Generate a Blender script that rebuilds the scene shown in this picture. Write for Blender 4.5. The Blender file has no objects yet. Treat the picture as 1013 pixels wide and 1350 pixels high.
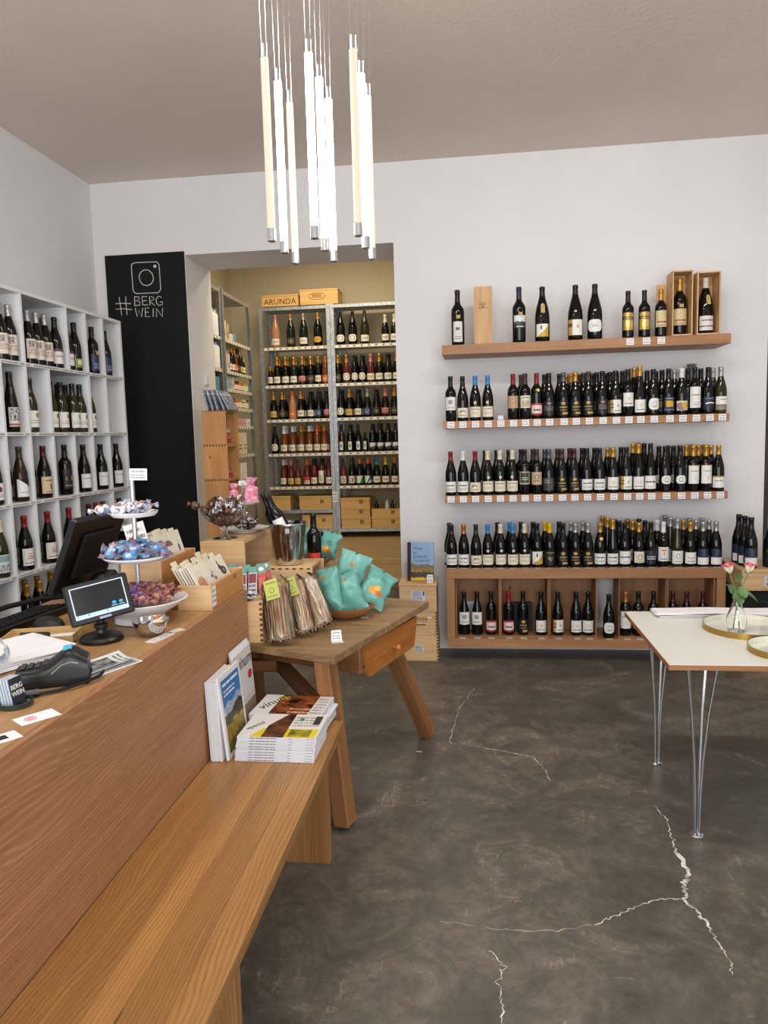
import bpy, bmesh, math, random
from mathutils import Vector, Matrix, Euler
random.seed(11)
S = bpy.context.scene
COL = S.collection
PI = math.pi
R = math.radians

# ------------------------------------------------------------------ camera
YAW, PITCH, ROLL, FPX, CAMH = 0.125259, 0.104383, -0.027429, 968.61, 1.55
fwd = Vector((-math.sin(YAW)*math.cos(PITCH), math.cos(YAW)*math.cos(PITCH), -math.sin(PITCH)))
rgt = Vector((math.cos(YAW), math.sin(YAW), 0))
upv = rgt.cross(fwd)
r2 = math.cos(ROLL)*rgt + math.sin(ROLL)*upv
u2 = -math.sin(ROLL)*rgt + math.cos(ROLL)*upv
cam = bpy.data.cameras.new('camera')
cam.sensor_width = 36
cam.lens = FPX/1350*36
cam.clip_start = 0.02
co = bpy.data.objects.new('camera', cam)
COL.objects.link(co)
M = Matrix.Identity(4)
for i in range(3):
    M[i][0], M[i][1], M[i][2] = r2[i], u2[i], -fwd[i]
M[2][3] = CAMH
co.matrix_world = M
S.camera = co

# ------------------------------------------------------------------ world, light, exposure
S.view_settings.view_transform = 'Standard'
S.view_settings.look = 'None'
S.view_settings.gamma = 1
S.view_settings.exposure = -0.16
S.view_settings.use_curve_mapping = False
W = bpy.data.worlds.new('overcast_sky')
S.world = W
W.use_nodes = True
W.node_tree.nodes['Background'].inputs[0].default_value = (0.80, 0.88, 1.0, 1)
W.node_tree.nodes['Background'].inputs[1].default_value = 0.8

def area(name, loc, rot, sx, sy, power, color):
    l = bpy.data.lights.new(name, 'AREA')
    l.shape = 'RECTANGLE'; l.size = sx; l.size_y = sy; l.energy = power; l.color = color
    o = bpy.data.objects.new(name, l); COL.objects.link(o)
    o.location = loc; o.rotation_euler = rot
    return o
# daylight through the two shop windows in the street wall behind the camera
area('window_daylight_left', (-1.35, -2.16, 1.60), (R(90), 0, 0), 1.75, 2.3, 100, (0.95, 0.97, 1.0))
area('window_daylight_right', (1.25, -2.16, 1.60), (R(90), 0, 0), 1.95, 2.3, 130, (0.95, 0.97, 1.0))
# warm ceiling panels of the back room
area('store_room_light', (-1.35, 6.95, 3.66), (0, 0, 0), 1.2, 0.5, 34, (1.0, 0.85, 0.62))
area('store_room_light', (-1.2, 5.95, 3.66), (0, 0, 0), 0.9, 0.3, 13, (1.0, 0.85, 0.62))
# added area lights under the unseen part of the ceiling, for more light from above
area('ceiling_track_light', (0.6, 2.5, 3.36), (R(28), 0, 0), 1.8, 0.15, 34, (1.0, 0.95, 0.88))
area('ceiling_track_light', (-1.3, 1.6, 3.36), (R(10), 0, 0), 1.2, 0.15, 22, (1.0, 0.95, 0.88))
# warm ceiling spots of the shop, above the frame and behind the camera
def spot(loc, target, power, size=75):
    l = bpy.data.lights.new('shop_spot', 'SPOT'); l.energy = power; l.spot_size = R(size); l.spot_blend = 0.8
    l.shadow_soft_size = 0.05; l.color = (1.0, 0.86, 0.70)
    o = bpy.data.objects.new('shop_spot', l); COL.objects.link(o); o.location = loc
    o.rotation_euler = (Vector(target)-Vector(loc)).to_track_quat('-Z', 'Y').to_euler()
spot((-0.3, 0.9, 3.3), (-0.9, 2.6, 0.8), 26)

# ------------------------------------------------------------------ mesh helper
class MB:
    def __init__(s):
        s.v = []; s.f = []; s.uv = []; s.mi = []; s.M = None
    def add(s, p):
        p = Vector(p)
        if s.M is not None: p = s.M @ p
        s.v.append(p); return len(s.v)-1
    def face(s, idx, uv=None, m=0):
        s.f.append(tuple(idx)); s.mi.append(m)
        if uv is None: uv = [(0, 0), (1, 0), (1, 1), (0, 1)][:len(idx)] if len(idx) <= 4 else [(0, 0)]*len(idx)
        s.uv.append(uv)
    def quad(s, a, b, c, d, m=0, uv=None):
        s.face([s.add(a), s.add(b), s.add(c), s.add(d)], uv, m)
    def box(s, x0, x1, y0, y1, z0, z1, m=0):
        i = [s.add(p) for p in ((x0,y0,z0),(x1,y0,z0),(x1,y1,z0),(x0,y1,z0),(x0,y0,z1),(x1,y0,z1),(x1,y1,z1),(x0,y1,z1))]
        for q in ((0,1,5,4),(1,2,6,5),(2,3,7,6),(3,0,4,7),(4,5,6,7),(3,2,1,0)):
            s.face([i[k] for k in q], None, m)
        return s
    def hexa(s, p, m=0):           # eight corners, same order as box
        i = [s.add(q) for q in p]
        for q in ((0,1,5,4),(1,2,6,5),(2,3,7,6),(3,0,4,7),(4,5,6,7),(3,2,1,0)):
            s.face([i[k] for k in q], None, m)
        return s
    def prism(s, poly, z0, z1, m=0):
        n = len(poly)
        a = [s.add((x, y, z0)) for x, y in poly]; b = [s.add((x, y, z1)) for x, y in poly]
        for k in range(n):
            s.face([a[k], a[(k+1) % n], b[(k+1) % n], b[k]], None, m)
        s.face(b, None, m); s.face(a[::-1], None, m)
        return s
    def lathe(s, prof, seg=20, c=(0, 0, 0), m=0, cap0=True, cap1=True, sx=1, sy=1):
        rings = []
        for r, z in prof:
            rings.append([s.add((c[0]+sx*r*math.cos(2*PI*k/seg), c[1]+sy*r*math.sin(2*PI*k/seg), c[2]+z)) for k in range(seg)])
        for j in range(len(prof)-1):
            for k in range(seg):
                k2 = (k+1) % seg
                s.face([rings[j][k], rings[j][k2], rings[j+1][k2], rings[j+1][k]],
                       [(k/seg, j/(len(prof)-1)), ((k+1)/seg, j/(len(prof)-1)), ((k+1)/seg, (j+1)/(len(prof)-1)), (k/seg, (j+1)/(len(prof)-1))], m)
        if cap0: s.face(rings[0][::-1], None, m)
        if cap1: s.face(rings[-1], None, m)
        return s
    def tube(s, pts, r, seg=8, m=0, cap=True):
        pts = [Vector(p) for p in pts]; n = len(pts)
        rr = r if isinstance(r, (list, tuple)) else [r]*n
        t0 = (pts[1]-pts[0]).normalized()
        ref = Vector((0, 0, 1)) if abs(t0.z) < .9 else Vector((1, 0, 0))
        nx = t0.cross(ref).normalized(); rings = []
        for i, p in enumerate(pts):
            t = (pts[min(i+1, n-1)]-pts[max(i-1, 0)]).normalized()
            nx = (nx - t*nx.dot(t)).normalized(); ny = t.cross(nx)
            rings.append([s.add(p+rr[i]*(nx*math.cos(2*PI*k/seg)+ny*math.sin(2*PI*k/seg))) for k in range(seg)])
        for j in range(n-1):
            for k in range(seg):
                k2 = (k+1) % seg
                s.face([rings[j][k], rings[j][k2], rings[j+1][k2], rings[j+1][k]], None, m)
        if cap: s.face(rings[0][::-1], None, m); s.face(rings[-1], None, m)
        return s
    def grid(s, fn, nu, nv, m=0, closeu=False):
        ids = [[s.add(fn(i/nu, j/nv)) for i in range(nu if closeu else nu+1)] for j in range(nv+1)]
        for j in range(nv):
            for i in range(nu):
                i2 = (i+1) % nu if closeu else i+1
                s.face([ids[j][i], ids[j][i2], ids[j+1][i2], ids[j+1][i]],
                       [(i/nu, j/nv), ((i+1)/nu, j/nv), ((i+1)/nu, (j+1)/nv), (i/nu, (j+1)/nv)], m)
        return s
    def mesh(s, name, mats, bevel=0, smooth=True, angle=35, weld=False):
        me = bpy.data.meshes.new(name)
        me.from_pydata([tuple(p) for p in s.v], [], s.f)
        ul = me.uv_layers.new(name='UVMap')
        flat = [c for uv in s.uv for p in uv for c in p]
        ul.data.foreach_set('uv', flat)
        me.polygons.foreach_set('material_index', s.mi)
        for mt in (mats if isinstance(mats, (list, tuple)) else [mats]): me.materials.append(mt)
        if bevel or weld:
            bm = bmesh.new(); bm.from_mesh(me)
            if weld: bmesh.ops.remove_doubles(bm, verts=bm.verts, dist=1e-5)
            if bevel:
                bmesh.ops.bevel(bm, geom=[e for e in bm.edges if len(e.link_faces) == 2 and e.calc_face_angle(0) > .5], offset=bevel, segments=1, affect='EDGES', profile=.5)
            bm.to_mesh(me); bm.free()
        if smooth:
            me.polygons.foreach_set('use_smooth', [True]*len(me.polygons))
            me.set_sharp_from_angle(angle=R(angle))
        me.update()
        return me
    def build(s, name, mats, parent=None, loc=None, rot=None, kind=None, **k):
        return put(name, s.mesh(name, mats, **k), parent, loc, rot, kind)

def put(name, me, parent=None, loc=None, rot=None, kind=None):
    o = bpy.data.objects.new(name, me); COL.objects.link(o)
    if parent: o.parent = parent
    if loc is not None: o.location = loc
    if rot is not None: o.rotation_euler = rot
    if kind: o['kind'] = kind
    return o
LABELS = set()
def tag(o, label, cat, group=None):
    n = len(label.split())
    if not 4 <= n <= 16: print('LABEL LENGTH', n, label, flush=True)
    if label in LABELS and not group: print('DUPLICATE', label)
    LABELS.add(label)
    o['label'] = label; o['category'] = cat
    if group: o['group'] = group
    return o
def thing(name, label, cat, loc=(0, 0, 0), rot=(0, 0, 0), group=None):
    o = put(name, None, None, loc, rot)
    return tag(o, label, cat, group)
def bx(x0, x1, y0, y1, z0, z1): return MB().box(x0, x1, y0, y1, z0, z1)
def copy_thing(o, loc, rot=None, label=None, group=None):
    c = o.copy(); COL.objects.link(c); c.location = loc
    if rot is not None: c.rotation_euler = rot
    if label: c['label'] = label; LABELS.add(label)
    if group: c['group'] = group
    for ch in list(o.children):
        d = ch.copy(); COL.objects.link(d); d.parent = c
        for g in list(ch.children):
            e = g.copy(); COL.objects.link(e); e.parent = d
    return c
ORD = ['zeroth','first','second','third','fourth','fifth','sixth','seventh','eighth','ninth','tenth','eleventh','twelfth','thirteenth','fourteenth','fifteenth','sixteenth','seventeenth','eighteenth','nineteenth','twentieth','twenty-first','twenty-second','twenty-third','twenty-fourth']

# ------------------------------------------------------------------ materials
def lin(c): return tuple(((x/255)/12.92 if x/255 <= .04045 else ((x/255+.055)/1.055)**2.4) for x in c)
def newmat(name):
    m = bpy.data.materials.new(name); m.use_nodes = True
    nt = m.node_tree
    return m, nt, nt.nodes['Principled BSDF']
def N(nt, t, **k):
    n = nt.nodes.new(t)
    for a, b in k.items(): setattr(n, a, b)
    return n
def flat(name, rgb, rough=.5, metal=0, spec=.5, coat=0, trans=0, ior=1.45, emit=0, ecol=None):
    m, nt, b = newmat(name)
    b.inputs['Base Color'].default_value = (*lin(rgb), 1)
    b.inputs['Roughness'].default_value = rough
    b.inputs['Metallic'].default_value = metal
    b.inputs['Specular IOR Level'].default_value = spec
    b.inputs['Coat Weight'].default_value = coat
    b.inputs['Transmission Weight'].default_value = trans
    b.inputs['IOR'].default_value = ior
    if emit:
        b.inputs['Emission Color'].default_value = (*(ecol or lin(rgb)), 1)
        b.inputs['Emission Strength'].default_value = emit
    return m
def mth(nt, op, a, b=None, c=None):
    n = N(nt, 'ShaderNodeMath', operation=op)
    for i, x in enumerate((a, b, c)):
        if x is None: continue
        if isinstance(x, (int, float)): n.inputs[i].default_value = x
        else: nt.links.new(x, n.inputs[i])
    return n.outputs[0]
def mix(nt, fac, a, b, mode='MIX'):
    n = N(nt, 'ShaderNodeMix', data_type='RGBA', blend_type=mode)
    for sock, x in ((n.inputs[0], fac), (n.inputs[6], a), (n.inputs[7], b)):
        if isinstance(x, (int, float)): sock.default_value = x
        elif isinstance(x, tuple): sock.default_value = (*x[:3], 1)
        else: nt.links.new(x, sock)
    return n.outputs[2]
def noise(nt, vec, scale, detail=4, rough=.55, dist=0.0, dim='3D'):
    n = N(nt, 'ShaderNodeTexNoise', noise_dimensions=dim)
    n.inputs['Scale'].default_value = scale; n.inputs['Detail'].default_value = detail
    n.inputs['Roughness'].default_value = rough; n.inputs['Distortion'].default_value = dist
    nt.links.new(vec, n.inputs['Vector'])
    return n.outputs[0]
def ramp(nt, fac, stops):
    n = N(nt, 'ShaderNodeValToRGB'); e = n.color_ramp.elements
    while len(e) < len(stops): e.new(.5)
    for k, (p, c) in enumerate(stops): e[k].position = p; e[k].color = (*c, 1)
    nt.links.new(fac, n.inputs[0]); return n.outputs[0]
def bump(nt, b, h, strength, dist=.002):
    n = N(nt, 'ShaderNodeBump'); n.inputs['Strength'].default_value = strength; n.inputs['Distance'].default_value = dist
    nt.links.new(h, n.inputs['Height']); nt.links.new(n.outputs[0], b.inputs['Normal'])
def coords(nt, scale=(1, 1, 1), randomize=True):
    tc = N(nt, 'ShaderNodeTexCoord'); v = tc.outputs['Object']
    if randomize:
        oi = N(nt, 'ShaderNodeObjectInfo')
        a = N(nt, 'ShaderNodeVectorMath', operation='SCALE'); a.inputs[0].default_value = (17, 31, 23)
        nt.links.new(oi.outputs['Random'], a.inputs['Scale'])
        ad = N(nt, 'ShaderNodeVectorMath', operation='ADD')
        nt.links.new(v, ad.inputs[0]); nt.links.new(a.outputs[0], ad.inputs[1]); v = ad.outputs[0]
    mp = N(nt, 'ShaderNodeMapping'); mp.inputs['Scale'].default_value = scale
    nt.links.new(v, mp.inputs['Vector'])
    return mp.outputs[0]
def wood(name, dark, light, axis='X', rough=.5, across=14, along=1.0, fine=110, bumpk=.25, var=.16, fig=0.0, knots=False, figscale=9, line=None):
    m, nt, b = newmat(name)
    def sc(a, c): return {'X': (a, c, c), 'Y': (c, a, c), 'Z': (c, c, a)}[axis]
    n1 = noise(nt, coords(nt, sc(along, across)), 1, 5, .6, .8)
    n2 = noise(nt, coords(nt, sc(fine*.03, fine)), 1, 3, .6)
    col = ramp(nt, n1, [(.28, lin(dark)), (.72, lin(light))])
    h = n2
    if fig:                                    # growth-ring lines that run along the grain and wander into cathedrals
        sp = N(nt, 'ShaderNodeSeparateXYZ'); nt.links.new(coords(nt), sp.inputs[0])
        p, q = {'X': (1, 2), 'Y': (0, 2), 'Z': (0, 1)}[axis]
        acr = mth(nt, 'ADD', sp.outputs[p], sp.outputs[q])
        wv = noise(nt, coords(nt, sc(1.1, 3.2)), 1, 2.0, .5)
        w2 = noise(nt, coords(nt, sc(6, 24)), 1, 2.0, .5)
        ph = mth(nt, 'ADD', mth(nt, 'MULTIPLY', acr, figscale), mth(nt, 'ADD', mth(nt, 'MULTIPLY', wv, figscale*.17), mth(nt, 'MULTIPLY', w2, 1.1)))
        ln = mth(nt, 'PINGPONG', ph, .5)
        br = mth(nt, 'MULTIPLY', mth(nt, 'POWER', mth(nt, 'MULTIPLY', ln, 2.0), 2.2), mth(nt, 'MULTIPLY', mth(nt, 'SUBTRACT', n2, .22), 2.0))
        k = mth(nt, 'MINIMUM', mth(nt, 'MAXIMUM', mth(nt, 'MULTIPLY', br, fig), 0.0), 1.0)
        col = mix(nt, k, col, lin(line or dark))
        h = mth(nt, 'ADD', n2, mth(nt, 'MULTIPLY', br, -.4))
    f = mth(nt, 'ADD', mth(nt, 'MULTIPLY', n2, .5), .75)
    col = mix(nt, 1.0, col, comb(nt, f), 'MULTIPLY')
    if knots:
        vo = N(nt, 'ShaderNodeTexVoronoi'); vo.inputs['Scale'].default_value = 1
        nt.links.new(coords(nt, sc(*((5.5, 9) if knots is True else knots))), vo.inputs['Vector'])
        kk = mth(nt, 'LESS_THAN', mth(nt, 'ADD', vo.outputs['Distance'], mth(nt, 'MULTIPLY', n1, .1)), .14 if knots is True else .115)
        col = mix(nt, mth(nt, 'MULTIPLY', kk, .75), col, lin(tuple(x*.42 for x in dark)))
    if var:
        oi = N(nt, 'ShaderNodeObjectInfo')
        f = mth(nt, 'ADD', mth(nt, 'MULTIPLY', oi.outputs['Random'], 2*var), 1-var)
        col = mix(nt, 1.0, col, comb(nt, f), 'MULTIPLY')
    nt.links.new(col, b.inputs['Base Color'])
    b.inputs['Roughness'].default_value = rough
    if bumpk: bump(nt, b, h, bumpk, .0015)
    return m
def comb(nt, f):
    c = N(nt, 'ShaderNodeCombineColor')
    for i in range(3): nt.links.new(f, c.inputs[i])
    return c.outputs[0]
def plaster(name, rgb, bs=60, bk=.12, mott=.04):
    m, nt, b = newmat(name)
    v = coords(nt, randomize=False)
    n1 = noise(nt, v, 1.3, 4); n2 = noise(nt, v, bs, 4)
    c = lin(rgb)
    col = ramp(nt, n1, [(.3, tuple(x*(1-mott) for x in c)), (.7, tuple(min(1, x*(1+mott)) for x in c))])
    nt.links.new(col, b.inputs['Base Color']); b.inputs['Roughness'].default_value = .85
    bump(nt, b, n2, bk, .004)
    return m
def printed(name, base, elems=(), rough=.45, metal=0, seed=0.0, coat=0):
    """flat print on UV 0..1: ('rect',u0,v0,u1,v1,col) ('text',u0,v0,u1,v1,col,rows) ('circ',u,v,ru,rv,col) ('ring',..) ('diag',a,b,c,col) ('pic',u0,v0,u1,v1,colA,colB,scale)"""
    m, nt, b = newmat(name)
    tc = N(nt, 'ShaderNodeTexCoord'); sp = N(nt, 'ShaderNodeSeparateXYZ')
    nt.links.new(tc.outputs['UV'], sp.inputs[0]); u, v = sp.outputs[0], sp.outputs[1]
    col = lin(base)
    def rect(u0, v0, u1, v1):
        a = mth(nt, 'MULTIPLY', mth(nt, 'GREATER_THAN', u, u0), mth(nt, 'LESS_THAN', u, u1))
        c = mth(nt, 'MULTIPLY', mth(nt, 'GREATER_THAN', v, v0), mth(nt, 'LESS_THAN', v, v1))
        return mth(nt, 'MULTIPLY', a, c)
    for e in elems:
        k = e[0]
        if k == 'rect': col = mix(nt, rect(*e[1:5]), col, lin(e[5]))
        elif k == 'text':
            rows = e[6]; rv = mth(nt, 'MULTIPLY', mth(nt, 'SUBTRACT', v, e[2]), rows/(e[4]-e[2]))
            fr = mth(nt, 'FRACT', rv); fl = mth(nt, 'FLOOR', rv)
            band = mth(nt, 'MULTIPLY', mth(nt, 'GREATER_THAN', fr, .25), mth(nt, 'LESS_THAN', fr, .72))
            cb = N(nt, 'ShaderNodeCombineXYZ'); nt.links.new(mth(nt, 'MULTIPLY', u, 26/(e[3]-e[1])*.6), cb.inputs[0])
            nt.links.new(mth(nt, 'MULTIPLY', fl, 7.3), cb.inputs[1]); cb.inputs[2].default_value = seed
            w = mth(nt, 'GREATER_THAN', noise(nt, cb.outputs[0], 1.0, 1), .43)
            f = mth(nt, 'MULTIPLY', mth(nt, 'MULTIPLY', band, w), rect(*e[1:5]))
            col = mix(nt, f, col, lin(e[5]))
        elif k in ('circ', 'ring'):
            du = mth(nt, 'DIVIDE', mth(nt, 'SUBTRACT', u, e[1]), e[3]); dv = mth(nt, 'DIVIDE', mth(nt, 'SUBTRACT', v, e[2]), e[4])
            d = mth(nt, 'ADD', mth(nt, 'MULTIPLY', du, du), mth(nt, 'MULTIPLY', dv, dv))
            f = mth(nt, 'LESS_THAN', d, 1.0)
            if k == 'ring': f = mth(nt, 'MULTIPLY', f, mth(nt, 'GREATER_THAN', d, .55))
            col = mix(nt, f, col, lin(e[5]))
        elif k == 'diag':
            f = mth(nt, 'GREATER_THAN', mth(nt, 'ADD', mth(nt, 'MULTIPLY', u, e[1]), mth(nt, 'MULTIPLY', v, e[2])), e[3])
            col = mix(nt, f, col, lin(e[4]))
        elif k == 'pic':
            n = noise(nt, tc.outputs['UV'], e[7], 4, .6)
            pc = ramp(nt, n, [(.38, lin(e[5])), (.62, lin(e[6]))])
            col = mix(nt, rect(*e[1:5]), col, pc)
        elif k == 'hill':   # region below an uneven skyline v < c + s*noise(u)
            n = noise(nt, tc.outputs['UV'], e[4], 2, .5)
            f = mth(nt, 'LESS_THAN', v, mth(nt, 'ADD', mth(nt, 'MULTIPLY', mth(nt, 'SUBTRACT', n, .5), e[2]), mth(nt, 'ADD', e[1], mth(nt, 'MULTIPLY', u, e[3]))))
            n2 = noise(nt, tc.outputs['UV'], 14, 4, .6)
            pc = ramp(nt, n2, [(.35, lin(e[5])), (.65, lin(e[6]))])
            f = mth(nt, 'MULTIPLY', f, rect(*e[7])) if len(e) > 7 else f
            col = mix(nt, f, col, pc)
    if isinstance(col, tuple): b.inputs['Base Color'].default_value = (*col, 1)
    else: nt.links.new(col, b.inputs['Base Color'])
    b.inputs['Roughness'].default_value = rough; b.inputs['Metallic'].default_value = metal; b.inputs['Coat Weight'].default_value = coat
    return m
def mottled(name, stops, scale=30, rough=.35, bumpk=0, coat=0, metal=0, stretch=(1, 1, 1)):
    m, nt, b = newmat(name)
    n = noise(nt, coords(nt, stretch), scale, 3, .5)
    nt.links.new(ramp(nt, n, [(p, lin(c)) for p, c in stops]), b.inputs['Base Color'])
    b.inputs['Roughness'].default_value = rough; b.inputs['Coat Weight'].default_value = coat; b.inputs['Metallic'].default_value = metal
    if bumpk: bump(nt, b, n, bumpk, .002)
    return m
def text(name, body, size, mat, parent, loc=(0, 0, 0), rot=(0, 0, 0), shear=0, ext=.0003, sx=1, align='LEFT'):
    cu = bpy.data.curves.new(name, 'FONT'); cu.body = body; cu.size = size; cu.shear = shear; cu.extrude = ext
    cu.align_x = align; cu.resolution_u = 3
    o = bpy.data.objects.new(name, cu)
    me = bpy.data.meshes.new_from_object(o)
    bpy.data.objects.remove(o); bpy.data.curves.remove(cu)
    me.transform(Matrix.LocRotScale(Vector(loc), Euler(rot), Vector((sx, 1, 1))))
    me.materials.clear(); me.materials.append(mat); me.name = name
    return put(name, me, parent)

WALL = plaster('wall_paint', (226, 225, 226))
WALLB = plaster('store_room_paint', (190, 178, 150))
CEIL = plaster('ceiling_plaster', (224, 210, 199), bs=45, bk=.45)
WHITE = flat('white_lacquer', (226, 228, 230), .4)
BLACKP = flat('black_plastic', (14, 14, 15), .35)
BLACKM = flat('black_matte', (12, 12, 13), .8)
STEEL = flat('polished_steel', (200, 200, 202), .12, 1)
CHROME = flat('chrome', (205, 206, 210), .22, 1)
GALV = mottled('galvanised_steel', [(.3, (150, 155, 158)), (.7, (200, 204, 206))], 40, .42, metal=.8)
GLASS = flat('clear_glass', (255, 255, 255), .02, trans=1, ior=1.45)
PAPER = flat('white_paper', (236, 237, 240), .6)
PORC = flat('white_porcelain', (238, 239, 242), .15, coat=.4)
KRAFT = flat('kraft_card', (196, 165, 112), .7)
BRASS = flat('brushed_brass', (178, 146, 78), .35, 1)
CHALK = flat('chalk_line', (205, 205, 200), .9)
INK = flat('black_ink', (18, 18, 20), .6)
GREYINK = flat('grey_ink', (70, 72, 80), .6)
BROWNINK = flat('burnt_brand', (98, 62, 34), .8)
WHITEINK = flat('white_ink', (240, 240, 240), .6)
OAKS = wood('oak_shelf', (140, 96, 60), (174, 126, 82), 'X', .5, 16, .9, 120, .2, .05)
OAKE = wood('oak_upright', (140, 96, 60), (174, 126, 82), 'Z', .5, 16, .9, 120, .2, .05)
BENCH = wood('oak_bench', (148, 102, 54), (182, 136, 80), 'Y', .38, 14, .8, 120, .25, .13, fig=.85, figscale=95, line=(112, 70, 34), knots=(1.6, 9))
BENCHV = wood('oak_bench_leg', (146, 102, 54), (180, 134, 80), 'Z', .42, 14, .8, 120, .25, .1, fig=.7, figscale=80, line=(112, 70, 34), knots=(2, 9))
COUNTF = wood('brushed_oak_front', (140, 94, 60), (164, 116, 78), 'Y', .5, 7, .6, 160, .4, .02, fig=.62, figscale=84, line=(196, 152, 116))
COUNTT = wood('counter_top_oak', (150, 112, 70), (174, 134, 90), 'Y', .4, 12, .8, 120, .15, .03)
PINE = wood('pine_crate', (198, 158, 110), (224, 190, 146), 'X', .6, 14, 1.2, 90, .2, .07, knots=True)
PINEZ = wood('pine_crate_upright', (190, 146, 98), (218, 178, 130), 'Z', .6, 14, 1.2, 90, .2, .07, knots=True)
PINEY = wood('pine_crate_side', (186, 144, 98), (214, 176, 130), 'Y', .6, 14, 1.2, 90, .2, .07)
PINEO = wood('honey_pine', (176, 118, 62), (204, 150, 92), 'Z', .5, 10, 1.0, 90, .2, .06, knots=True)
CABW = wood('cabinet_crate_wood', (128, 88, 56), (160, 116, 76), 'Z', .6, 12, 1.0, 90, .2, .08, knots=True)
PINEYEL = wood('yellow_pine', (206, 162, 92), (226, 186, 118), 'X', .55, 14, 1.2, 90, .1, .06)
BOXW = wood('card_box_wood', (168, 112, 60), (196, 140, 84), 'Y', .5, 12, 1.2, 90, .2, .05, knots=True)
OLDTOP = wood('weathered_table_board', (118, 90, 58), (164, 132, 92), 'X', .6, 16, .8, 90, .5, .12, fig=.6, figscale=40, line=(84, 64, 40))
OLDLEG = wood('old_table_pine', (124, 82, 48), (168, 118, 74), 'Z', .5, 12, .8, 90, .4, .1, knots=True)
DRAWERW = wood('drawer_pine', (162, 96, 40), (196, 128, 62), 'X', .42, 9, .8, 90, .3, .05, fig=.5, figscale=30, line=(140, 78, 32))
RAILW = wood('old_rail_pine', (118, 76, 44), (160, 108, 66), 'X', .5, 12, .8, 90, .4, .08, knots=True)
PLANK = wood('store_floor_plank', (136, 110, 72), (196, 164, 114), 'X', .4, 26, .9, 90, .1, .1, fig=.4, figscale=60, line=(110, 84, 52))
BOWLW = wood('bowl_wood', (132, 86, 48), (172, 122, 74), 'X', .4, 18, 1.5, 90, .2, .05)
DARKW = flat('dark_door_wood', (58, 44, 36), .5)

# concrete floor
def concrete():
    m, nt, b = newmat('polished_concrete')
    v = coords(nt, randomize=False)
    n1 = noise(nt, v, .8, 5, .6, .6); n2 = noise(nt, v, 3.2, 8, .72, 1.4); n3 = noise(nt, v, 70, 4, .7); n5 = noise(nt, v, 14, 6, .75, .4)
    n4 = noise(nt, coords(nt, (4, 60, 1), False), 1, 3, .7, .5); n6 = noise(nt, coords(nt, (50, 5, 1), False), 1, 3, .7, .5)
    c = ramp(nt, mth(nt, 'ADD', mth(nt, 'MULTIPLY', n1, .3), mth(nt, 'ADD', mth(nt, 'MULTIPLY', n2, .45), mth(nt, 'MULTIPLY', n5, .25))), [(.36, lin((66, 62, 56))), (.49, lin((94, 89, 80))), (.64, lin((132, 124, 110)))])
    c = mix(nt, mth(nt, 'MULTIPLY', mth(nt, 'GREATER_THAN', mth(nt, 'MULTIPLY', n3, n2), .37), .4), c, lin((168, 160, 150)))
    for q in (n4, n6): c = mix(nt, mth(nt, 'MULTIPLY', mth(nt, 'GREATER_THAN', mth(nt, 'MULTIPLY', q, n2), .36), .28), c, lin((164, 155, 142)))
    nt.links.new(c, b.inputs['Base Color'])
    nt.links.new(mth(nt, 'ADD', mth(nt, 'MULTIPLY', n2, .35), .22), b.inputs['Roughness'])
    b.inputs['Specular IOR Level'].default_value = .45
    bump(nt, b, mth(nt, 'ADD', n3, n2), .10, .003)
    return m
CONC = concrete()

# ------------------------------------------------------------------ the setting
def struct(name, mb, mat, **k): return mb.build(name, mat, kind='structure', **k)
XL, XR, YB, ZC = -2.733, 2.70, 5.22, 3.405
floor = struct('floor', bx(XL-.1, XR, -2.1, 5.41, -.1, 0), CONC)
struct('ceiling', bx(XL-.1, XR, -2.1, YB+.5, ZC, ZC+.1), CEIL)
struct('wall_left', bx(XL-.12, XL, -2.1, YB+.5, 0, ZC), WALL)
b = MB(); b.box(XL, -2.044, YB, YB+.5, 0, ZC); b.box(-.541, 1.93, YB, YB+.5, 0, ZC); b.box(-2.044, -.541, YB, YB+.5, 2.872, ZC)
struct('wall_back', b, WALL)
b = MB(); b.box(2.065, XR, YB, YB+.5, 0, ZC); b.box(1.93, 2.065, YB, YB+.5, 2.9, ZC)
struct('wall_back_right', b, WALL)
struct('door_1', bx(1.931, 2.064, YB+.06, YB+.11, 0, 2.2), DARKW)
struct('wall_side_recess', bx(1.931, 2.064, YB+.061, YB+.11, 2.201, 2.9), WALL)
struct('wall_right', bx(XR, XR+.1, -2.1, YB+.5, 0, ZC), WALL)
b = MB()                                              # street wall with two window openings
for x0, x1, z0, z1 in ((XL, -2.25, 0, ZC), (-.45, .25, 0, ZC), (2.25, XR, 0, ZC), (-2.25, -.45, 0, .42), (-2.25, -.45, 2.8, ZC), (.25, 2.25, 0, .42), (.25, 2.25, 2.8, ZC)):
    b.box(x0, x1, -2.1, -1.95, z0, z1)
struct('wall_front', b, WALL)
for n, x0, x1 in ((1, -2.25, -.45), (2, .25, 2.25)):
    b = MB(); xm = (x0+x1)/2
    for q in ((x0, x0+.06, .42, 2.8), (x1-.06, x1, .42, 2.8), (xm-.04, xm+.04, .48, 2.74), (x0+.06, x1-.06, .42, .48), (x0+.06, x1-.06, 2.74, 2.8)):
        b.box(q[0], q[1], -2.09, -2.03, q[2], q[3])
    struct('window_%d' % n, b, DARKW)
struct('baseboard_back', bx(-.539, 1.92, YB-.012, YB-.0005, 0.0005, .075), WALL)
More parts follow.
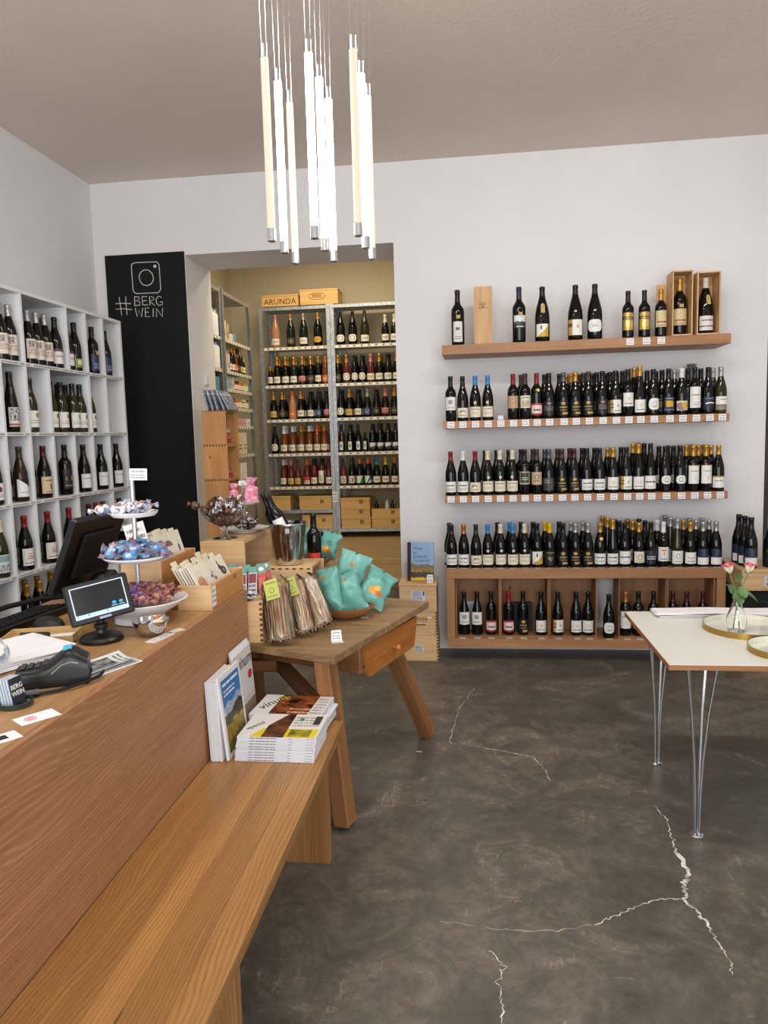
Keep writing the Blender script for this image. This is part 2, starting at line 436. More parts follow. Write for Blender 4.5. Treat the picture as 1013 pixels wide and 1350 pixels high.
# back room, one step up
ZF = .45
fb = struct('floor_back_room', bx(-2.95, .6, 5.43, 8.5, ZF-.4, ZF-.02), CONC)
struct('trim_1', bx(-2.042, -.543, 5.412, 5.43, 0, ZF-.05), flat('step_riser', (120, 112, 104), .7))
pls = None
for k in range(24):
    y0 = 5.44+k*.125
    if pls is None: pls = bx(-1.4, 1.4, -.0615, .0615, -.02, 0).mesh('plank', PLANK, bevel=.0015)
    put('plank', pls, fb, (-1.45, y0+.0625, ZF))
put('step_nosing', bx(-2.041, -.544, 5.405, 5.438, ZF-.05, ZF+.001).mesh('step_nosing', wood('nosing_wood', (134, 96, 66), (158, 116, 82), 'X', .5)), fb)
struct('wall_back_room', bx(-2.95, .6, 8.32, 8.45, 0, 3.7), WALLB)
struct('wall_back_room_left', bx(-2.9, -2.75, YB+.501, 8.32, 0, 3.7), WALLB)
struct('wall_back_room_right', bx(.45, .6, YB+.501, 8.32, 0, 3.7), WALLB)
struct('ceiling_back_room', bx(-2.95, .6, YB+.501, 8.5, 3.7, 3.8), WALLB)
sw = bx(0, .008, -.04, .04, -.04, .04).build('wall_switch', WHITE, None, (-2.0438, 5.52, 2.005), bevel=.002); tag(sw, 'small white double switch on the left side of the doorway', 'switch')
for y in (-.016, .016): bx(.0082, .011, y-.014, y+.014, -.03, .03).build('rocker', WHITE, sw)
# cracks with white filler in the concrete
FILL = mottled('white_crack_filler', [(.35, (150, 145, 138)), (.55, (226, 225, 222))], 25, .8)
def crack(pts, w, sub=9, rough=.012):
    P = [Vector((x, y, 0)) for x, y in pts]; out = []
    for a, c in zip(P[:-1], P[1:]):
        for i in range(sub):
            t = i/sub; out.append(a.lerp(c, t)+Vector((random.gauss(0, .6)*rough, random.uniform(-1, 1)*rough, 0)))
    out.append(P[-1])
    b = MB(); L = []
    for i, p in enumerate(out):
        d = (out[min(i+1, len(out)-1)]-out[max(i-1, 0)]).normalized(); n = Vector((-d.y, d.x, 0))
        ww = (w[0]+(w[1]-w[0])*i/(len(out)-1))*random.uniform(.35, 1.3)*.5
        L.append((b.add(p+n*ww+Vector((0, 0, .0012))), b.add(p-n*ww+Vector((0, 0, .0012)))))
    for (a, c), (d, e) in zip(L[:-1], L[1:]): b.face([c, e, d, a])
    b.build('floor_crack', FILL, floor)
for pts, w in (([(.718,2.987),(.733,2.873),(.718,2.735),(.709,2.656)], (.003,.007)), ([(.709,2.656),(.721,2.527),(.680,2.446),(.665,2.359),(.693,2.306),(.705,2.232)], (.016,.010)),
               ([(.705,2.232),(.707,2.147),(.717,2.085),(.704,2.038)], (.006,.002)), ([(.668,2.371),(.597,2.373),(.514,2.335),(.430,2.274),(.350,2.220)], (.006,.003)),
               ([(.349,2.220),(.216,2.180),(.074,2.175),(-.131,2.198)], (.002,.001)), ([(.025,2.080),(.062,2.012),(.045,1.949),(.053,1.865),(.044,1.78)], (.003,.004)),
               ([(-.021,4.382),(-.117,4.012),(-.146,3.570),(-.118,3.553)], (.002,.004)), ([(-.050,3.542),(.073,3.494),(.180,3.457),(.260,3.420),(.295,3.298),(.308,3.184)], (.004,.004)),
               ([(-.305,3.455),(-.28,3.45)], (.012,.012)), ([(-.118,3.02),(-.109,3.025)], (.012,.012))): crack(pts, w, rough=.006)
# ------------------------------------------------------------------ wall shelves and cabinet
def tags_for(parent, xs, y, z, w=.045, h=.041):
    me = bx(-w/2, w/2, -.0012, 0, 0, h).mesh('price_tag', TAGM)
    for x in xs: put('price_tag', me, parent, (x, y, z))
TAGM = printed('price_tag_print', (236, 236, 236), [('text', .1, .12, .9, .55, (120, 120, 125), 2), ('text', .1, .6, .9, .92, (150, 150, 155), 1)])
S2X = [-.156,-.077,.006,.088,.252,.33,.404,.483,.575,.652,.734,.821,.904,.981,1.055,1.138,1.234,1.313,1.395,1.477,1.552]
S3X = [-.164,-.082,-.001,.082,.162,.244,.323,.402,.48,.564,.643,.724,.806,.891,.976,1.052,1.127,1.219,1.312,1.393,1.471,1.549]
CTX = [-.167,-.085,-.003,.076,.161,.241,.32,.402,.484,.571,.652,.733,.811,.892,.97,1.058,1.134,1.212,1.3,1.382,1.461,1.542]
for nm, z, th, lab, xs in (('top', 2.122, .062, 'topmost oak wall shelf holding magnums and wooden gift boxes', [.985, 1.085, 1.175]),
                       ('mid', 1.628, .05, 'second oak wall shelf from the top, lined with price tags', [x for x in S2X]+[.17]),
                       ('low', 1.135, .048, 'third oak wall shelf, just above the oak cabinet row', S3X)):
    t = thing('wall_shelf', lab, 'shelf', (.695, YB, z-th))
    bx(-.9, .9, -.32, -.0005, 0, th).build('shelf_board', OAKS, t, bevel=.002)
    zt = th-.045 if nm != 'top' else th-.0475
    tags_for(t, [x-.695 for x in xs], -.3205, zt)
cab = thing('wine_cabinet', 'low oak cabinet hung under the wall shelves with bottles in wooden crates', 'cabinet', (.695, YB, .10))
cz = .542
for nm, q, mt in (('top_board', (-.9, .9, -.32, -.0125, cz-.07, cz), OAKS), ('bottom_board', (-.9, .9, -.32, -.0125, 0, .06), OAKS),
              ('side_board', (-.9, -.845, -.32, -.0125, .061, cz-.071), OAKE), ('side_board', (.845, .9, -.32, -.0125, .061, cz-.071), OAKE)):
    bx(*q).build(nm, mt, cab, bevel=.0015)
tagt = bx(-.02, .02, -.012, .012, 0, .0012).mesh('price_tag', TAGM)
for x in CTX: put('price_tag', tagt, cab, (x-.695, -.306, cz+.0003))
CIX = [-.102,-.002,.093,.212,.309,.428,.541,.661,.74,.871,.985,1.067,1.165,1.289,1.376,1.505]
for x in CIX: put('price_tag', tagt, cab, (x-.695, -.306, .0603))

# ------------------------------------------------------------------ crates
JOINT = flat('dark_joint', (96, 62, 36), .8)
def crate(name, label, loc, size, open_=None, mats=(PINE, PINEY), rotz=0, joints='', lid=False, group=None, cat='crate', th=.011, parent=None):
    """wooden wine crate, base centre at loc; open_ names the face left out"""
    w, d, h = (x/2 for x in size[:2]), None, size[2]
    hw, hd = size[0]/2, size[1]/2
    t = thing(name, label, cat, loc, (0, 0, rotz), group)
    e = .0004
    ztop = h
    if lid:
        bx(-hw-.004, hw+.004, -hd-.004, hd+.004, h-.016, h).build('lid', mats[0], t, bevel=.0015); ztop = h-.0165
    if open_ != '-Z': bx(-hw+th+e, hw-th-e, -hd+th+e, hd-th-e, 0, th).build('bottom_panel', mats[0], t)
    if open_ != '+Z' and not lid: bx(-hw+th+e, hw-th-e, -hd+th+e, hd-th-e, h-th, h).build('top_panel', mats[0], t)
    if open_ != '-Y': bx(-hw, hw, -hd, -hd+th, 0, ztop).build('front_panel', mats[0], t, bevel=.001)
    if open_ != '+Y': bx(-hw, hw, hd-th, hd, 0, ztop).build('back_panel', mats[0], t, bevel=.001)
    y0 = -hd+(th+e if open_ != '-Y' else 0); y1 = hd-(th+e if open_ != '+Y' else 0)
    if open_ != '-X': bx(-hw, -hw+th, y0, y1, 0, ztop).build('side_panel', mats[1], t, bevel=.001)
    if open_ != '+X': bx(hw-th, hw, y0, y1, 0, ztop).build('side_panel', mats[1], t, bevel=.001)
    for j in joints.split():         # finger joints: end-grain squares along an edge of the crate front
        b = MB(); n = 8
        if j in ('top', 'bottom'):
            z0, z1 = (h-.007, h) if j == 'top' else (0, .007)
            for k in range(n):
                x = -hw+(k+.25)*2*hw/n; b.box(x, x+.9*hw/n, -hd-.0006, -hd+.001, z0, z1)
        else:
            for k in range(n):
                z = (k+.25)*h/n
                if j == 'right': b.box(hw-.001, hw+.0006, -hd, -hd+th, z, z+.5*h/n)
                elif j == 'frontright': b.box(hw-th, hw, -hd-.0006, -hd+.001, z, z+.5*h/n)
        b.build('finger_joint', JOINT, t)
    return t

# five crates standing in the cabinet
zi = .10+.0605
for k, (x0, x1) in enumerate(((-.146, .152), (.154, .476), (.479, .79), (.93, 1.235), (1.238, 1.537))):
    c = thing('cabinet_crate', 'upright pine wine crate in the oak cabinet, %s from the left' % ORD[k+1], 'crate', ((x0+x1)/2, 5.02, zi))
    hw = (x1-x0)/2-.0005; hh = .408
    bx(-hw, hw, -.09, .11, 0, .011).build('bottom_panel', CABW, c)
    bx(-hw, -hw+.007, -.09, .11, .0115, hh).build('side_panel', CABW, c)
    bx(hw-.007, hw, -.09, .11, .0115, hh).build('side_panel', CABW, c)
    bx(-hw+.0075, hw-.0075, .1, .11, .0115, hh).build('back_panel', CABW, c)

# ------------------------------------------------------------------ bottles
def prof(shape):
    if shape == 'bg': return [(.030, 0), (.036, .003), (.0374, .010), (.0374, .125), (.0365, .150), (.0315, .176), (.0245, .202), (.0185, .222), (.0152, .240), (.0145, .272), (.0158, .274), (.0158, .290), (.013, .292)], .232
    if shape == 'bd': return [(.030, 0), (.034, .003), (.0362, .010), (.0362, .178), (.0345, .194), (.0265, .208), (.0185, .219), (.0152, .231), (.0142, .275), (.0155, .277), (.0155, .293), (.013, .295)], .226
    if shape == 'fl': return [(.030, 0), (.034, .003), (.0362, .010), (.0362, .115), (.0335, .150), (.0275, .190), (.0205, .230), (.0160, .258), (.0145, .295), (.0155, .297), (.0155, .312), (.013, .314)], .252
    if shape == 'ch': return [(.034, 0), (.040, .003), (.0418, .012), (.0418, .120), (.0410, .145), (.0345, .175), (.0255, .205), (.0185, .232), (.0160, .255), (.0165, .270), (.0185, .272), (.0185, .292), (.015, .298)], .215
    if shape == 'mg': return [(.036, 0), (.044, .004), (.0475, .012), (.0475, .150), (.0450, .182), (.0390, .214), (.0300, .248), (.0225, .274), (.0172, .296), (.0160, .328), (.0175, .330), (.0175, .346), (.014, .349)], .285
    if shape == 'mb': return [(.036, 0), (.040, .004), (.0430, .012), (.0430, .215), (.0405, .233), (.0310, .250), (.0215, .264), (.0170, .279), (.0158, .330), (.0172, .332), (.0172, .352), (.014, .355)], .274
    if shape == 'hf': return [(.024, 0), (.028, .003), (.030, .008), (.030, .095), (.027, .115), (.020, .138), (.0145, .158), (.0130, .185), (.014, .187), (.014, .200), (.011, .202)], .160
def radius(pf, z):
    for (r0, z0), (r1, z1) in zip(pf[:-1], pf[1:]):
        if z0 <= z <= z1: return r0+(r1-r0)*(z-z0)/(z1-z0 or 1)
    return pf[-1][0]
def glassmat(name, rgb, rough=.06, sub=None):
    return flat(name, rgb, .035, spec=.45)
GL = {'dark': glassmat('dark_bottle_glass', (9, 10, 9)), 'green': glassmat('green_bottle_glass', (20, 32, 20)), 'olive': glassmat('olive_bottle_glass', (40, 38, 18)),
      'rose': glassmat('pale_rose_wine_glass', (176, 124, 92)), 'pink': glassmat('deep_rose_wine_glass', (92, 36, 34)), 'amber': glassmat('amber_wine_glass', (106, 56, 28)), 'brown': glassmat('brown_bottle_glass', (44, 26, 15))}
CAPC = {'black': (20, 20, 22), 'red': (128, 24, 32), 'blue': (58, 124, 186), 'white': (214, 216, 220), 'cream': (210, 200, 178), 'gold': (190, 142, 62), 'grey': (92, 94, 98), 'silver': (168, 168, 168),
        'yellow': (206, 168, 26), 'green': (26, 48, 36), 'copper': (186, 116, 58), 'burgundy': (74, 22, 32), 'pink': (196, 120, 120), 'teal': (32, 132, 128), 'orange': (206, 110, 40), 'navy': (30, 36, 60), 'brown': (62, 46, 40)}
CAPM = {k: flat('capsule_'+k, v, .32, metal=.55 if k in ('gold', 'silver', 'copper', 'grey') else 0) for k, v in CAPC.items()}
w_ = (228, 227, 222); cr = (222, 212, 190); ik = (70, 66, 64); gd = (190, 150, 70)
def L(*a, **k): return printed(*a, **k)
# style: (z0, z1, half angle deg, oval?, material, phrase)
LB = {
 'wmid': (.072, .158, 62, 0, L('label_wmid', w_, [('circ', .5, .62, .2, .2, (150, 150, 155)), ('text', .2, .12, .8, .3, ik, 2)]), 'tall white crest label'),
 'wlow': (.022, .092, 66, 0, L('label_wlow', w_, [('text', .15, .5, .85, .75, ik, 1), ('text', .15, .15, .85, .4, (130, 128, 128), 2)]), 'low plain white label'),
 'clow': (.022, .090, 66, 0, L('label_clow', cr, [('text', .15, .7, .85, .85, ik, 1), ('text', .3, .25, .7, .5, (160, 150, 120), 2)]), 'low cream label'),
 'cmot': (.022, .085, 66, 0, L('label_cmot', cr, [('circ', .48, .58, .2, .16, (70, 30, 30)), ('circ', .5, .5, .14, .14, cr), ('text', .2, .15, .8, .3, (130, 50, 40), 1)]), 'cream label with a red motif'),
 'tan': (.072, .152, 60, 0, L('label_tan', (182, 152, 118), [('pic', .1, .2, .9, .9, (160, 126, 92), (196, 168, 132), 9)]), 'tan label'),
 'pic': (.072, .152, 60, 0, L('label_pic', cr, [('text', .2, .75, .8, .92, ik, 1), ('pic', .15, .1, .85, .6, (150, 136, 96), (216, 204, 178), 8)]), 'cream picture label'),
 'pink': (.022, .100, 66, 0, L('label_pink', (226, 206, 200), [('rect', 0, .0, 1, .16, (150, 34, 36)), ('rect', 0, .84, 1, 1, (170, 60, 60)), ('text', .2, .3, .8, .6, (70, 40, 40), 1)]), 'pink label with red bands'),
 'bgold': (.016, .108, 64, 0, L('label_bgold', (16, 16, 16), [('circ', .5, .84, .16, .1, gd), ('text', .2, .5, .8, .66, (180, 150, 80), 1), ('rect', .45, .08, .88, .22, gd), ('diag', 1.2, -4, .98, (16, 16, 16)), ('text', .2, .32, .8, .44, (150, 130, 90), 1)]), 'black label with gold print'),
 'bpink': (.022, .112, 64, 0, L('label_bpink', (22, 20, 24), [('circ', .5, .82, .18, .08, (170, 110, 120)), ('text', .15, .3, .85, .65, (140, 130, 140), 3)]), 'dark label with pink emblem'),
 'gR': (.022, .106, 64, 0, L('label_gR', w_, [('rect', 0, 0, .28, 1, (196, 160, 80)), ('text', .02, .3, .3, .8, (60, 50, 30), 2), ('rect', .56, .45, .72, .66, (196, 170, 90)), ('text', .4, .1, .9, .25, ik, 1)]), 'white label with gold stripe'),
 'wgold': (.022, .102, 64, 0, L('label_wgold', w_, [('rect', .4, .42, .6, .68, (204, 182, 112)), ('rect', .47, .42, .53, .68, w_), ('text', .15, .14, .85, .28, ik, 1)]), 'white label with gold mark'),
 'wgmid': (.062, .148, 60, 0, L('label_wgmid', w_, [('rect', .4, .42, .6, .68, (204, 182, 112)), ('rect', .47, .42, .53, .68, w_), ('text', .15, .14, .85, .28, ik, 1)]), 'raised white label with gold mark'),
 'oval': (.036, .108, 60, 1, L('label_oval', w_, [('ring', .5, .5, .16, .26, (150, 150, 150)), ('text', .3, .2, .7, .3, ik, 1)]), 'white oval label'),
 'ovalk': (.052, .105, 50, 1, L('label_ovalk', w_, [('ring', .5, .5, .2, .3, (130, 130, 130)), ('text', .3, .2, .7, .35, ik, 1)]), 'small white oval label'),
 'navyel': (.022, .116, 64, 0, L('label_navyel', (24, 32, 58), [('pic', .2, .3, .8, .72, (206, 164, 40), (190, 150, 30), 6), ('diag', 2.2, 3, 3.7, (24, 32, 58)), ('text', .2, .8, .8, .92, (170, 170, 190), 1), ('text', .1, .06, .9, .2, (120, 130, 160), 1)]), 'navy label with yellow patch'),
 'purp': (.026, .086, 66, 0, L('label_purp', (224, 214, 196), [('circ', .3, .45, .3, .4, (150, 116, 120)), ('circ', .68, .55, .28, .34, (206, 168, 60)), ('text', .2, .02, .8, .15, ik, 1)]), 'label with yellow and purple patches'),
 'tall': (.040, .172, 62, 0, L('label_tall', w_, [('text', .15, .55, .85, .68, (120, 120, 124), 1), ('text', .25, .1, .75, .3, (150, 150, 150), 3)]), 'very tall white label'),
 'swoosh': (.026, .106, 64, 0, L('label_swoosh', (26, 34, 54), [('circ', .55, .48, .38, .1, w_), ('circ', .6, .38, .4, .1, (26, 34, 54)), ('text', .15, .8, .8, .95, (120, 130, 150), 1)]), 'navy label with white swoosh'),
 'olive': (.022, .106, 66, 0, L('label_olive', w_, [('rect', 0, 0, 1, .34, (140, 134, 108)), ('rect', 0, .34, 1, .4, (80, 70, 60)), ('text', .3, .72, .9, .85, (120, 120, 120), 1)]), 'white label over olive band'),
 'greenp': (.066, .150, 60, 0, L('label_greenp', (176, 160, 130), [('rect', .1, .12, .9, .9, (34, 60, 48)), ('text', .2, .3, .8, .6, (200, 200, 180), 2)]), 'dark green label with tan border'),
 'deer': (.062, .145, 60, 0, L('label_deer', (190, 166, 132), [('ring', .5, .62, .22, .18, (50, 40, 32)), ('text', .3, .2, .7, .4, ik, 1)]), 'tan label with antler mark'),
 'dgrey': (.022, .106, 64, 0, L('label_dgrey', (58, 60, 62), [('text', .1, .55, .6, .9, (150, 150, 140), 2), ('rect', .7, .1, .8, .85, (90, 92, 90))]), 'dark grey label'),
 'script': (.022, .106, 66, 0, L('label_script', w_, [('text', .08, .42, .95, .66, (40, 40, 60), 1), ('text', .3, .1, .7, .22, (140, 140, 140), 1)]), 'white label with script writing'),
 'wbig': (.050, .168, 64, 0, L('label_wbig', w_, [('text', .2, .62, .8, .75, (150, 150, 150), 1), ('ring', .55, .32, .1, .1, (180, 170, 150)), ('rect', 0, .96, 1, 1, (196, 160, 90))]), 'large white label'),
 'wband': (.022, .096, 66, 0, L('label_wband', w_, [('rect', 0, .88, 1, 1, (190, 150, 80)), ('text', .15, .5, .85, .7, (130, 130, 130), 1)]), 'white label with gold edge'),
 'diag': (.022, .108, 64, 0, L('label_diag', w_, [('diag', 1.1, -1.2, .12, (202, 166, 52)), ('circ', .42, .72, .06, .18, (40, 40, 50)), ('text', .1, .05, .6, .2, ik, 1)]), 'white and yellow diagonal label'),
 'bdots': (.016, .112, 64, 0, L('label_bdots', (18, 18, 20), [('circ', .4, .5, .12, .1, (150, 130, 60)), ('circ', .6, .5, .12, .1, (70, 80, 110)), ('circ', .5, .38, .1, .09, (120, 120, 110)), ('text', .2, .8, .8, .95, (140, 130, 100), 1)]), 'black label with coloured emblem'),
 'T': (.040, .132, 62, 0, L('label_T', (222, 224, 224), [('rect', .3, .74, .72, .84, (206, 116, 44)), ('rect', .47, .38, .55, .8, (206, 116, 44)), ('text', .2, .08, .8, .22, ik, 1)]), 'white label with orange letter T'),
 'wv': (.022, .096, 66, 0, L('label_wv', w_, [('circ', .5, .62, .34, .18, (150, 150, 150)), ('circ', .5, .72, .36, .2, w_), ('text', .2, .12, .8, .28, ik, 1)]), 'white label with grey curve'),
 'wcirc': (.022, .106, 66, 0, L('label_wcirc', w_, [('ring', .5, .58, .17, .2, (140, 140, 140)), ('text', .3, .12, .7, .25, ik, 1)]), 'white label with grey ring'),
 'ccirc': (.030, .104, 58, 0, L('label_ccirc', (220, 214, 194), [('ring', .5, .5, .2, .26, (120, 110, 90)), ('text', .25, .08, .75, .18, ik, 1)]), 'cream label with round emblem'),
 'navyw': (.016, .118, 66, 0, L('label_navyw', (226, 226, 228), [('rect', 0, .45, 1, 1, (30, 36, 60)), ('text', .4, .55, .6, .95, (90, 96, 120), 5)]), 'navy over white label'),
 'navy': (.022, .110, 66, 0, L('label_navy', (28, 32, 46), [('text', .2, .3, .9, .62, (210, 210, 215), 2)]), 'navy label with white script'),
 'goldl': (.048, .158, 64, 0, L('label_goldl', (204, 170, 92), [('rect', 0, .62, 1, .76, (60, 48, 40)), ('text', .1, .63, .9, .75, (200, 190, 180), 1), ('circ', .5, .36, .3, .2, (226, 200, 130))], rough=.25, metal=.7), 'shiny gold label'),
 'chat': (.060, .162, 64, 0, L('label_chat', (208, 188, 140), [('pic', .2, .45, .8, .85, (190, 166, 112), (220, 204, 160), 9), ('text', .1, .2, .9, .4, (130, 60, 50), 1), ('text', .2, .06, .8, .15, ik, 1)]), 'cream estate label'),
 'kmag': (.020, .150, 42, 0, L('label_kmag', (214, 212, 206), [('text', .3, .5, .7, .8, (40, 36, 36), 1), ('text', .2, .1, .8, .3, (120, 110, 110), 2)]), 'narrow white label'),
 'city': (.090, .172, 56, 0, L('label_city', (220, 222, 224), [('hill', .5, .5, 0, 9, (30, 30, 34), (70, 70, 74)), ('text', .2, .05, .8, .2, w_, 1)]), 'white label with skyline picture'),
 'magdiag': (.030, .110, 50, 0, L('label_magdiag', w_, [('diag', 1.1, -1.2, .12, (202, 166, 52)), ('circ', .42, .72, .06, .18, (40, 40, 50))]), 'white and yellow diagonal label'),
 'maggR': (.030, .128, 62, 0, L('label_maggR', w_, [('rect', 0, 0, .3, 1, (190, 156, 80)), ('text', .02, .4, .3, .9, (60, 50, 30), 1), ('rect', .56, .45, .72, .66, (196, 170, 90))]), 'white label with gold stripe'),
 'magoval': (.046, .124, 60, 1, L('label_magoval', w_, [('text', .3, .4, .7, .6, (120, 120, 120), 2)]), 'white oval label'),
 'magwhite': (.020, .110, 62, 0, L('label_magwhite', (222, 216, 212), [('text', .15, .6, .85, .8, (110, 60, 70), 1), ('rect', 0, .25, 1, .32, (60, 40, 44))]), 'white banded label'),
 # left shelf
 'photo': (.030, .135, 66, 0, L('label_photo', (220, 206, 192), [('pic', .15, .55, .5, .9, (60, 56, 54), (190, 180, 172), 8), ('text', .1, .2, .9, .5, (140, 110, 100), 4)]), 'printed photo label'),
 'purpw': (.025, .110, 66, 0, L('label_purpw', (226, 220, 218), [('rect', 0, .82, 1, 1, (96, 60, 86)), ('text', .2, .4, .8, .6, (150, 140, 140), 1)]), 'purple banded white label'),
 'lime': (.022, .075, 40, 0, L('label_lime', (138, 150, 50), [('circ', .5, .6, .3, .3, (210, 214, 180))]), 'small lime green label'),
 'blueblk': (.022, .120, 64, 0, L('label_blueblk', (40, 50, 88), [('text', .2, .1, .8, .5, (150, 160, 190), 3)]), 'blue label'),
 'zebra': (.030, .130, 66, 0, L('label_zebra', (206, 202, 196), [('pic', .05, .3, .95, .95, (40, 40, 44), (214, 212, 208), 7), ('rect', 0, .05, 1, .16, (170, 96, 56))]), 'black and white pattern'),
 'wbronze': (.028, .118, 66, 0, L('label_wbronze', (226, 226, 222), [('circ', .65, .72, .13, .15, (150, 116, 70)), ('text', .15, .2, .8, .45, (150, 150, 150), 2)]), 'white bronze-seal label'),
 'wslant': (.026, .120, 66, 0, L('label_wslant', (228, 230, 232), [('diag', .8, 1.2, 1.28, (16, 14, 12)), ('text', .2, .2, .8, .3, (130, 130, 130), 1)]), 'slanted white label'),
 'beige': (.026, .120, 66, 0, L('label_beige', (206, 184, 146), [('text', .2, .7, .8, .85, (70, 50, 40), 1), ('rect', .55, .25, .68, .55, (90, 50, 40)), ('text', .2, .06, .8, .16, ik, 1)]), 'beige label'),
 'orng': (.036, .150, 62, 0, L('label_orng', (22, 26, 34), [('rect', .2, .45, .28, .62, (206, 120, 50)), ('rect', .62, .42, .74, .7, (206, 120, 50)), ('text', .1, .1, .9, .24, (150, 130, 100), 1)]), 'dark orange-marked label'),
 'whitew': (.026, .112, 66, 0, L('label_whitew', (226, 228, 232), [('text', .1, .6, .9, .75, (140, 146, 156), 1)]), 'faintly lettered white label'),
 'tealc': (.026, .118, 66, 0, L('label_tealc', (200, 214, 210), [('rect', 0, .6, 1, .95, (130, 160, 156)), ('pic', .1, .05, .9, .45, (90, 96, 100), (214, 218, 218), 9)]), 'pale teal label'),
 'redtxt': (.026, .118, 66, 0, L('label_redtxt', (226, 220, 214), [('text', .3, .35, .9, .75, (150, 60, 50), 3), ('text', .1, .08, .9, .2, ik, 1)]), 'red lettered white label'),
 'floral': (.026, .112, 66, 0, L('label_floral', (222, 224, 222), [('circ', .5, .62, .14, .16, (120, 40, 36)), ('text', .2, .15, .8, .35, (130, 130, 130), 2)]), 'white red-crest label'),
 # back room
 'chw': (.026, .092, 60, 0, L('label_chw', (232, 226, 206), [('text', .2, .3, .8, .7, (80, 70, 60), 2)]), 'cream label'),
 'chg': (.026, .096, 60, 0, L('label_chg', (60, 58, 52), [('text', .2, .3, .8, .7, (170, 150, 100), 2)]), 'dark label'),
 'cho': (.030, .104, 56, 1, L('label_cho', (234, 230, 216), [('ring', .5, .5, .3, .34, (150, 120, 90))]), 'white oval label'),
 'chy': (.036, .096, 56, 1, L('label_chy', (206, 158, 46), [('text', .3, .35, .7, .65, (80, 50, 20), 2)]), 'yellow oval label'),
 'chgold': (.024, .090, 60, 0, L('label_chgold', (206, 176, 90), [('text', .2, .3, .8, .6, (80, 60, 20), 2)]), 'golden yellow label'),
 'chor': (.024, .092, 60, 0, L('label_chor', (212, 110, 50), [('text', .2, .3, .8, .6, (240, 220, 190), 2)]), 'orange label'),
 'chpk': (.024, .092, 60, 0, L('label_chpk', (214, 150, 140), [('rect', 0, 0, 1, .3, (140, 50, 46)), ('text', .2, .4, .8, .8, (90, 40, 40), 2)]), 'pink label'),
 'chbl': (.022, .100, 60, 0, L('label_chbl', (40, 58, 92), [('text', .2, .2, .8, .8, (170, 180, 200), 3)]), 'blue label'),
 'chred': (.024, .100, 60, 0, L('label_chred', (206, 60, 44), [('rect', 0, 0, 1, .45, (232, 226, 214)), ('text', .1, .1, .9, .4, (170, 50, 40), 1)]), 'red white label'),
 'chlong': (.030, .165, 52, 0, L('label_chlong', (234, 228, 214), [('text', .2, .15, .8, .6, (110, 80, 80), 4)]), 'very long label'),
 'chA': (.022, .100, 60, 0, L('label_chA', (232, 232, 222), [('diag', 2, -1, .9, (60, 150, 110)), ('diag', -2, -1, -1.1, (232, 232, 222))]), 'green stroke label'),
 'chAb': (.022, .100, 60, 0, L('label_chAb', (232, 232, 222), [('diag', 2, -1, .7, (40, 90, 120)), ('diag', 1.2, -1, .62, (232, 232, 222))]), 'blue stroke label'),
 'cha': (.022, .100, 60, 0, L('label_cha', (226, 214, 196), [('ring', .5, .45, .22, .3, (60, 40, 34)), ('rect', .62, .15, .74, .75, (60, 40, 34))]), 'large letter label'),
 'chmt': (.022, .092, 60, 0, L('label_chmt', (226, 226, 226), [('hill', .35, .6, .2, 4, (40, 40, 44), (70, 70, 74))]), 'mountain drawing label'),
 'chnar': (.022, .110, 30, 0, L('label_chnar', (226, 226, 216), [('circ', .5, .5, .25, .25, (90, 130, 150))]), 'narrow white label'),
}
MC = {}
def body_mesh(shape, glass):
    k = ('b', shape, glass)
    if k not in MC: MC[k] = MB().lathe(prof(shape)[0], 20).mesh('wine_bottle', GL[glass], angle=50)
    return MC[k]
def cap_mesh(shape, cap):
    k = ('c', shape, cap)
    if k not in MC:
        pf, zc = prof(shape); e = .0007
        p = [(radius(pf, zc)+e, zc)]+[(r+e, z) for r, z in pf if z > zc+.002]
        p[-1] = (p[-1][0], p[-1][1]+e)
        MC[k] = MB().lathe(p, 16, cap0=False).mesh('capsule', CAPM[cap], angle=50)
    return MC[k]
def label_mesh(shape, st):
    k = ('l', shape, st)
    if k not in MC:
        z0, z1, th, oval, mt, _ = LB[st]; pf = prof(shape)[0]; th = R(th); b = MB()
        rr = max(r for r, z in pf)+.0006
        if not oval:
            def fn(u, v):
                a = -PI/2+(2*u-1)*th; return (rr*math.cos(a), rr*math.sin(a), z0+(z1-z0)*v)
            b.grid(fn, 12, 1)
        else:
            zc, hz = (z0+z1)/2, (z1-z0)/2
            n = 12
            ids = []
            for i in range(n+1):
                x = -math.cos(PI*i/n); h = (1-x**4)**.5*hz; a = -PI/2+x*th
                ids.append((b.add((rr*math.cos(a), rr*math.sin(a), zc-h)), b.add((rr*math.cos(a), rr*math.sin(a), zc+h)), (x+1)/2, h/hz/2))
            for p, q in zip(ids[:-1], ids[1:]):
                b.face([p[0], q[0], q[1], p[1]], [(p[2], .5-p[3]), (q[2], .5-q[3]), (q[2], .5+q[3]), (p[2], .5+p[3])])
        MC[k] = b.mesh('label', mt)
    return MC[k]
MEDAL = MB().prism([(.0095*math.cos(k*PI/6), .0095*math.sin(k*PI/6)) for k in range(12)], 0, .0012).mesh('medallion', printed('medallion', (206, 194, 160), [('circ', .5, .5, .3, .3, (150, 130, 100))]))
tb = MB(); tb.prism([(-.013, 0), (.013, 0), (.013, .05), (.006, .062), (-.006, .062), (-.013, .05)], -.0006, .0006)
TAGN = tb.mesh('neck_tag', mottled('kraft_tag', [(.3, (178, 144, 92)), (.7, (204, 172, 118))], 60, .8))
tb = MB(); tb.lathe([(.011, -.001), (.012, 0), (.011, .001)], 10, sy=1); TAGS = tb.mesh('neck_tag', flat('gold_seal', (196, 160, 84), .4, .5))
NB = [0]
